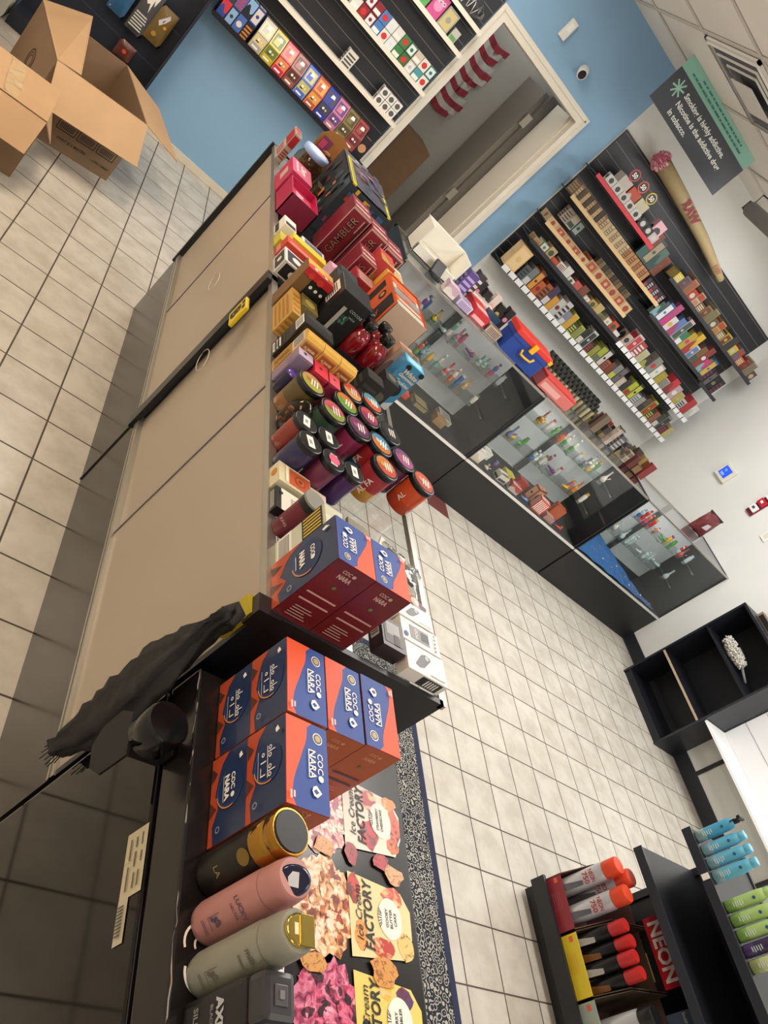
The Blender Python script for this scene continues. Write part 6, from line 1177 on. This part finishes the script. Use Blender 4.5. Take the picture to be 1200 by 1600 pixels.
for i, (x, y) in enumerate(((2.712, 1.062), (2.785, 1.035), (2.712, .962), (2.79, .96))):
    if i == 3: continue
    can('silver-grey spray can with an orange-red cap, %s in the dark red carton' % ('far one', 'middle one', 'near one')[i], x, y, .106, .034, .30, 'c8c8ce', 'e04a2a', .055, '6a6a72', ('NEON', '750'), 'orange capped cans')
for i in range(4):
    can('black spray can with a red cap, %s from the far end in the yellow carton' % ORD[i], 2.712 + (.012 if i % 2 else 0), .872 - i * .05, .106, .0235, .255, '232226', 'c02c2c', .06, 'b8b4ae' if i % 2 == 0 else '8a5a2c', None, 'red capped cans')
t = thing('neon_header_card', 'black and red NEON header card behind the red capped cans', 'header card', (2.925, .70, .104 + EPS)); mb = MB().box(0, .004, 0, .235, 0, .30, M('19181a', .4)).box(-.001, .004, 0, .235, .225, .305, M('c0202c', .4)); put(mb, 'card', t)
mb = MB(); f = Face(mb, '-x', -.001, .004, 0, .235, .225, .305); f.txt('NEON', .5, .5, .05, WH, .2, .03); f = Face(mb, '-x', 0, .004, 0, .235, 0, .225)
for k in range(3): f.rect(.45 - .05 * k, .86 - .07 * k, .85, .88 - .07 * k, M('c8b070'))
f.txt('5X', .2, .8, .03, M('b8602c', .4), .04, .03); put(mb, 'lettering', t)
can('silver can with a black cap in the grey-green carton', 2.73, .60, .106, .034, .25, 'c8c8cc', '1c1d20', .05, 'b03a3a', None)
for i in range(2):
    t = thing('blue_grey_carton', 'blue and grey upright carton, %s at the bottom right' % ('far one', 'near one')[i], 'box', (2.918, .63 - i * .06, .1045)); mb = MB().box(0, .09, -.045, 0, 0, .33, M('4a5a70', .4)); f = Face(mb, '-x', 0, .09, -.045, 0, 0, .33); f.stripes(.1, .1, .9, .6, 3, M('2f3f8a')).txt('Smith', .5, .8, .012, M('c8d0d8'), .036); put(mb, 'body', t)
# top shelf products
def shelfbottle(label, x, y, body, top, trig=False, grp=None):
    t = thing('spray_bottle', label, 'bottle', (x, y, .685 + EPS), 0, grp); h = .15
    put(MB().lathe([(.017, 0), (.0205, .003), (.0205, h * .25), (.0205, h * .8), (.018, h * .9), (.012, h * .97)], [M(body, .3), M(body, .3), M(top, .3), M(top, .3), M(top, .3)], n=22), 'body', t)
    if trig:
        put(MB().lathe([(.009, h * .96), (.009, h + .012), (.006, h + .02)], BLK, n=14), 'neck', t)
        mb = MB().box(-.03, .012, -.006, .006, h + .018, h + .032, BLK, .003).tube([(-.012, 0, h + .02), (-.022, 0, h + .005), (-.018, 0, h - .012)], .003, BLK, 6); put(mb, 'trigger', t)
    else: put(MB().lathe([(.0155, h * .93), (.0165, h * .95), (.0165, h + .008), (.014, h + .012)], M(top, .25, coat=.4), n=20), 'cap', t)
    mb = MB(); a = PI * 1.08; U_ = Vector((-math.sin(a), math.cos(a), 0)); O = Vector((math.cos(a) * .0213, math.sin(a) * .0213, 0)); W_ = M('d8e4e8', .4)
    for k in range(5): mb.flat([(-.008, .03 + k * .008), (.006 + .003 * (k % 2), .03 + k * .008), (.006 + .003 * (k % 2), .033 + k * .008), (-.008, .033 + k * .008)], O, U_, (0, 0, 1), W_)
    mb.flat([(.006 * math.cos(i), .105 + .006 * math.sin(i)) for i in range(6)], O, U_, (0, 0, 1), M('2c5a8a')); put(mb, 'printing', t)
shelfbottle('blue trigger spray bottle at the far end of the upper gondola shelf', 2.825, 1.085, '9ab8c0', '4aa0c4', True)
for i in range(3): shelfbottle('light blue capped bottle on the upper gondola shelf, %s from the far end' % ORD[i], 2.83, 1.035 - i * .046, '8ab8c4', '62b0cc', False, 'blue capped bottles')
for i in range(3): shelfbottle('green capped bottle on the upper gondola shelf, %s from the far end' % ORD[i], 2.83, .845 - i * .046, '8ab45a', 'a8c87a', False, 'green capped bottles')
shelfbottle('purple-grey bottle on the upper gondola shelf after the green ones', 2.83, .707, '5a4a7c', '3c3450'); shelfbottle('pale green bottle at the right edge after the purple-grey one', 2.83, .661, 'a8b47a', 'c0c890')
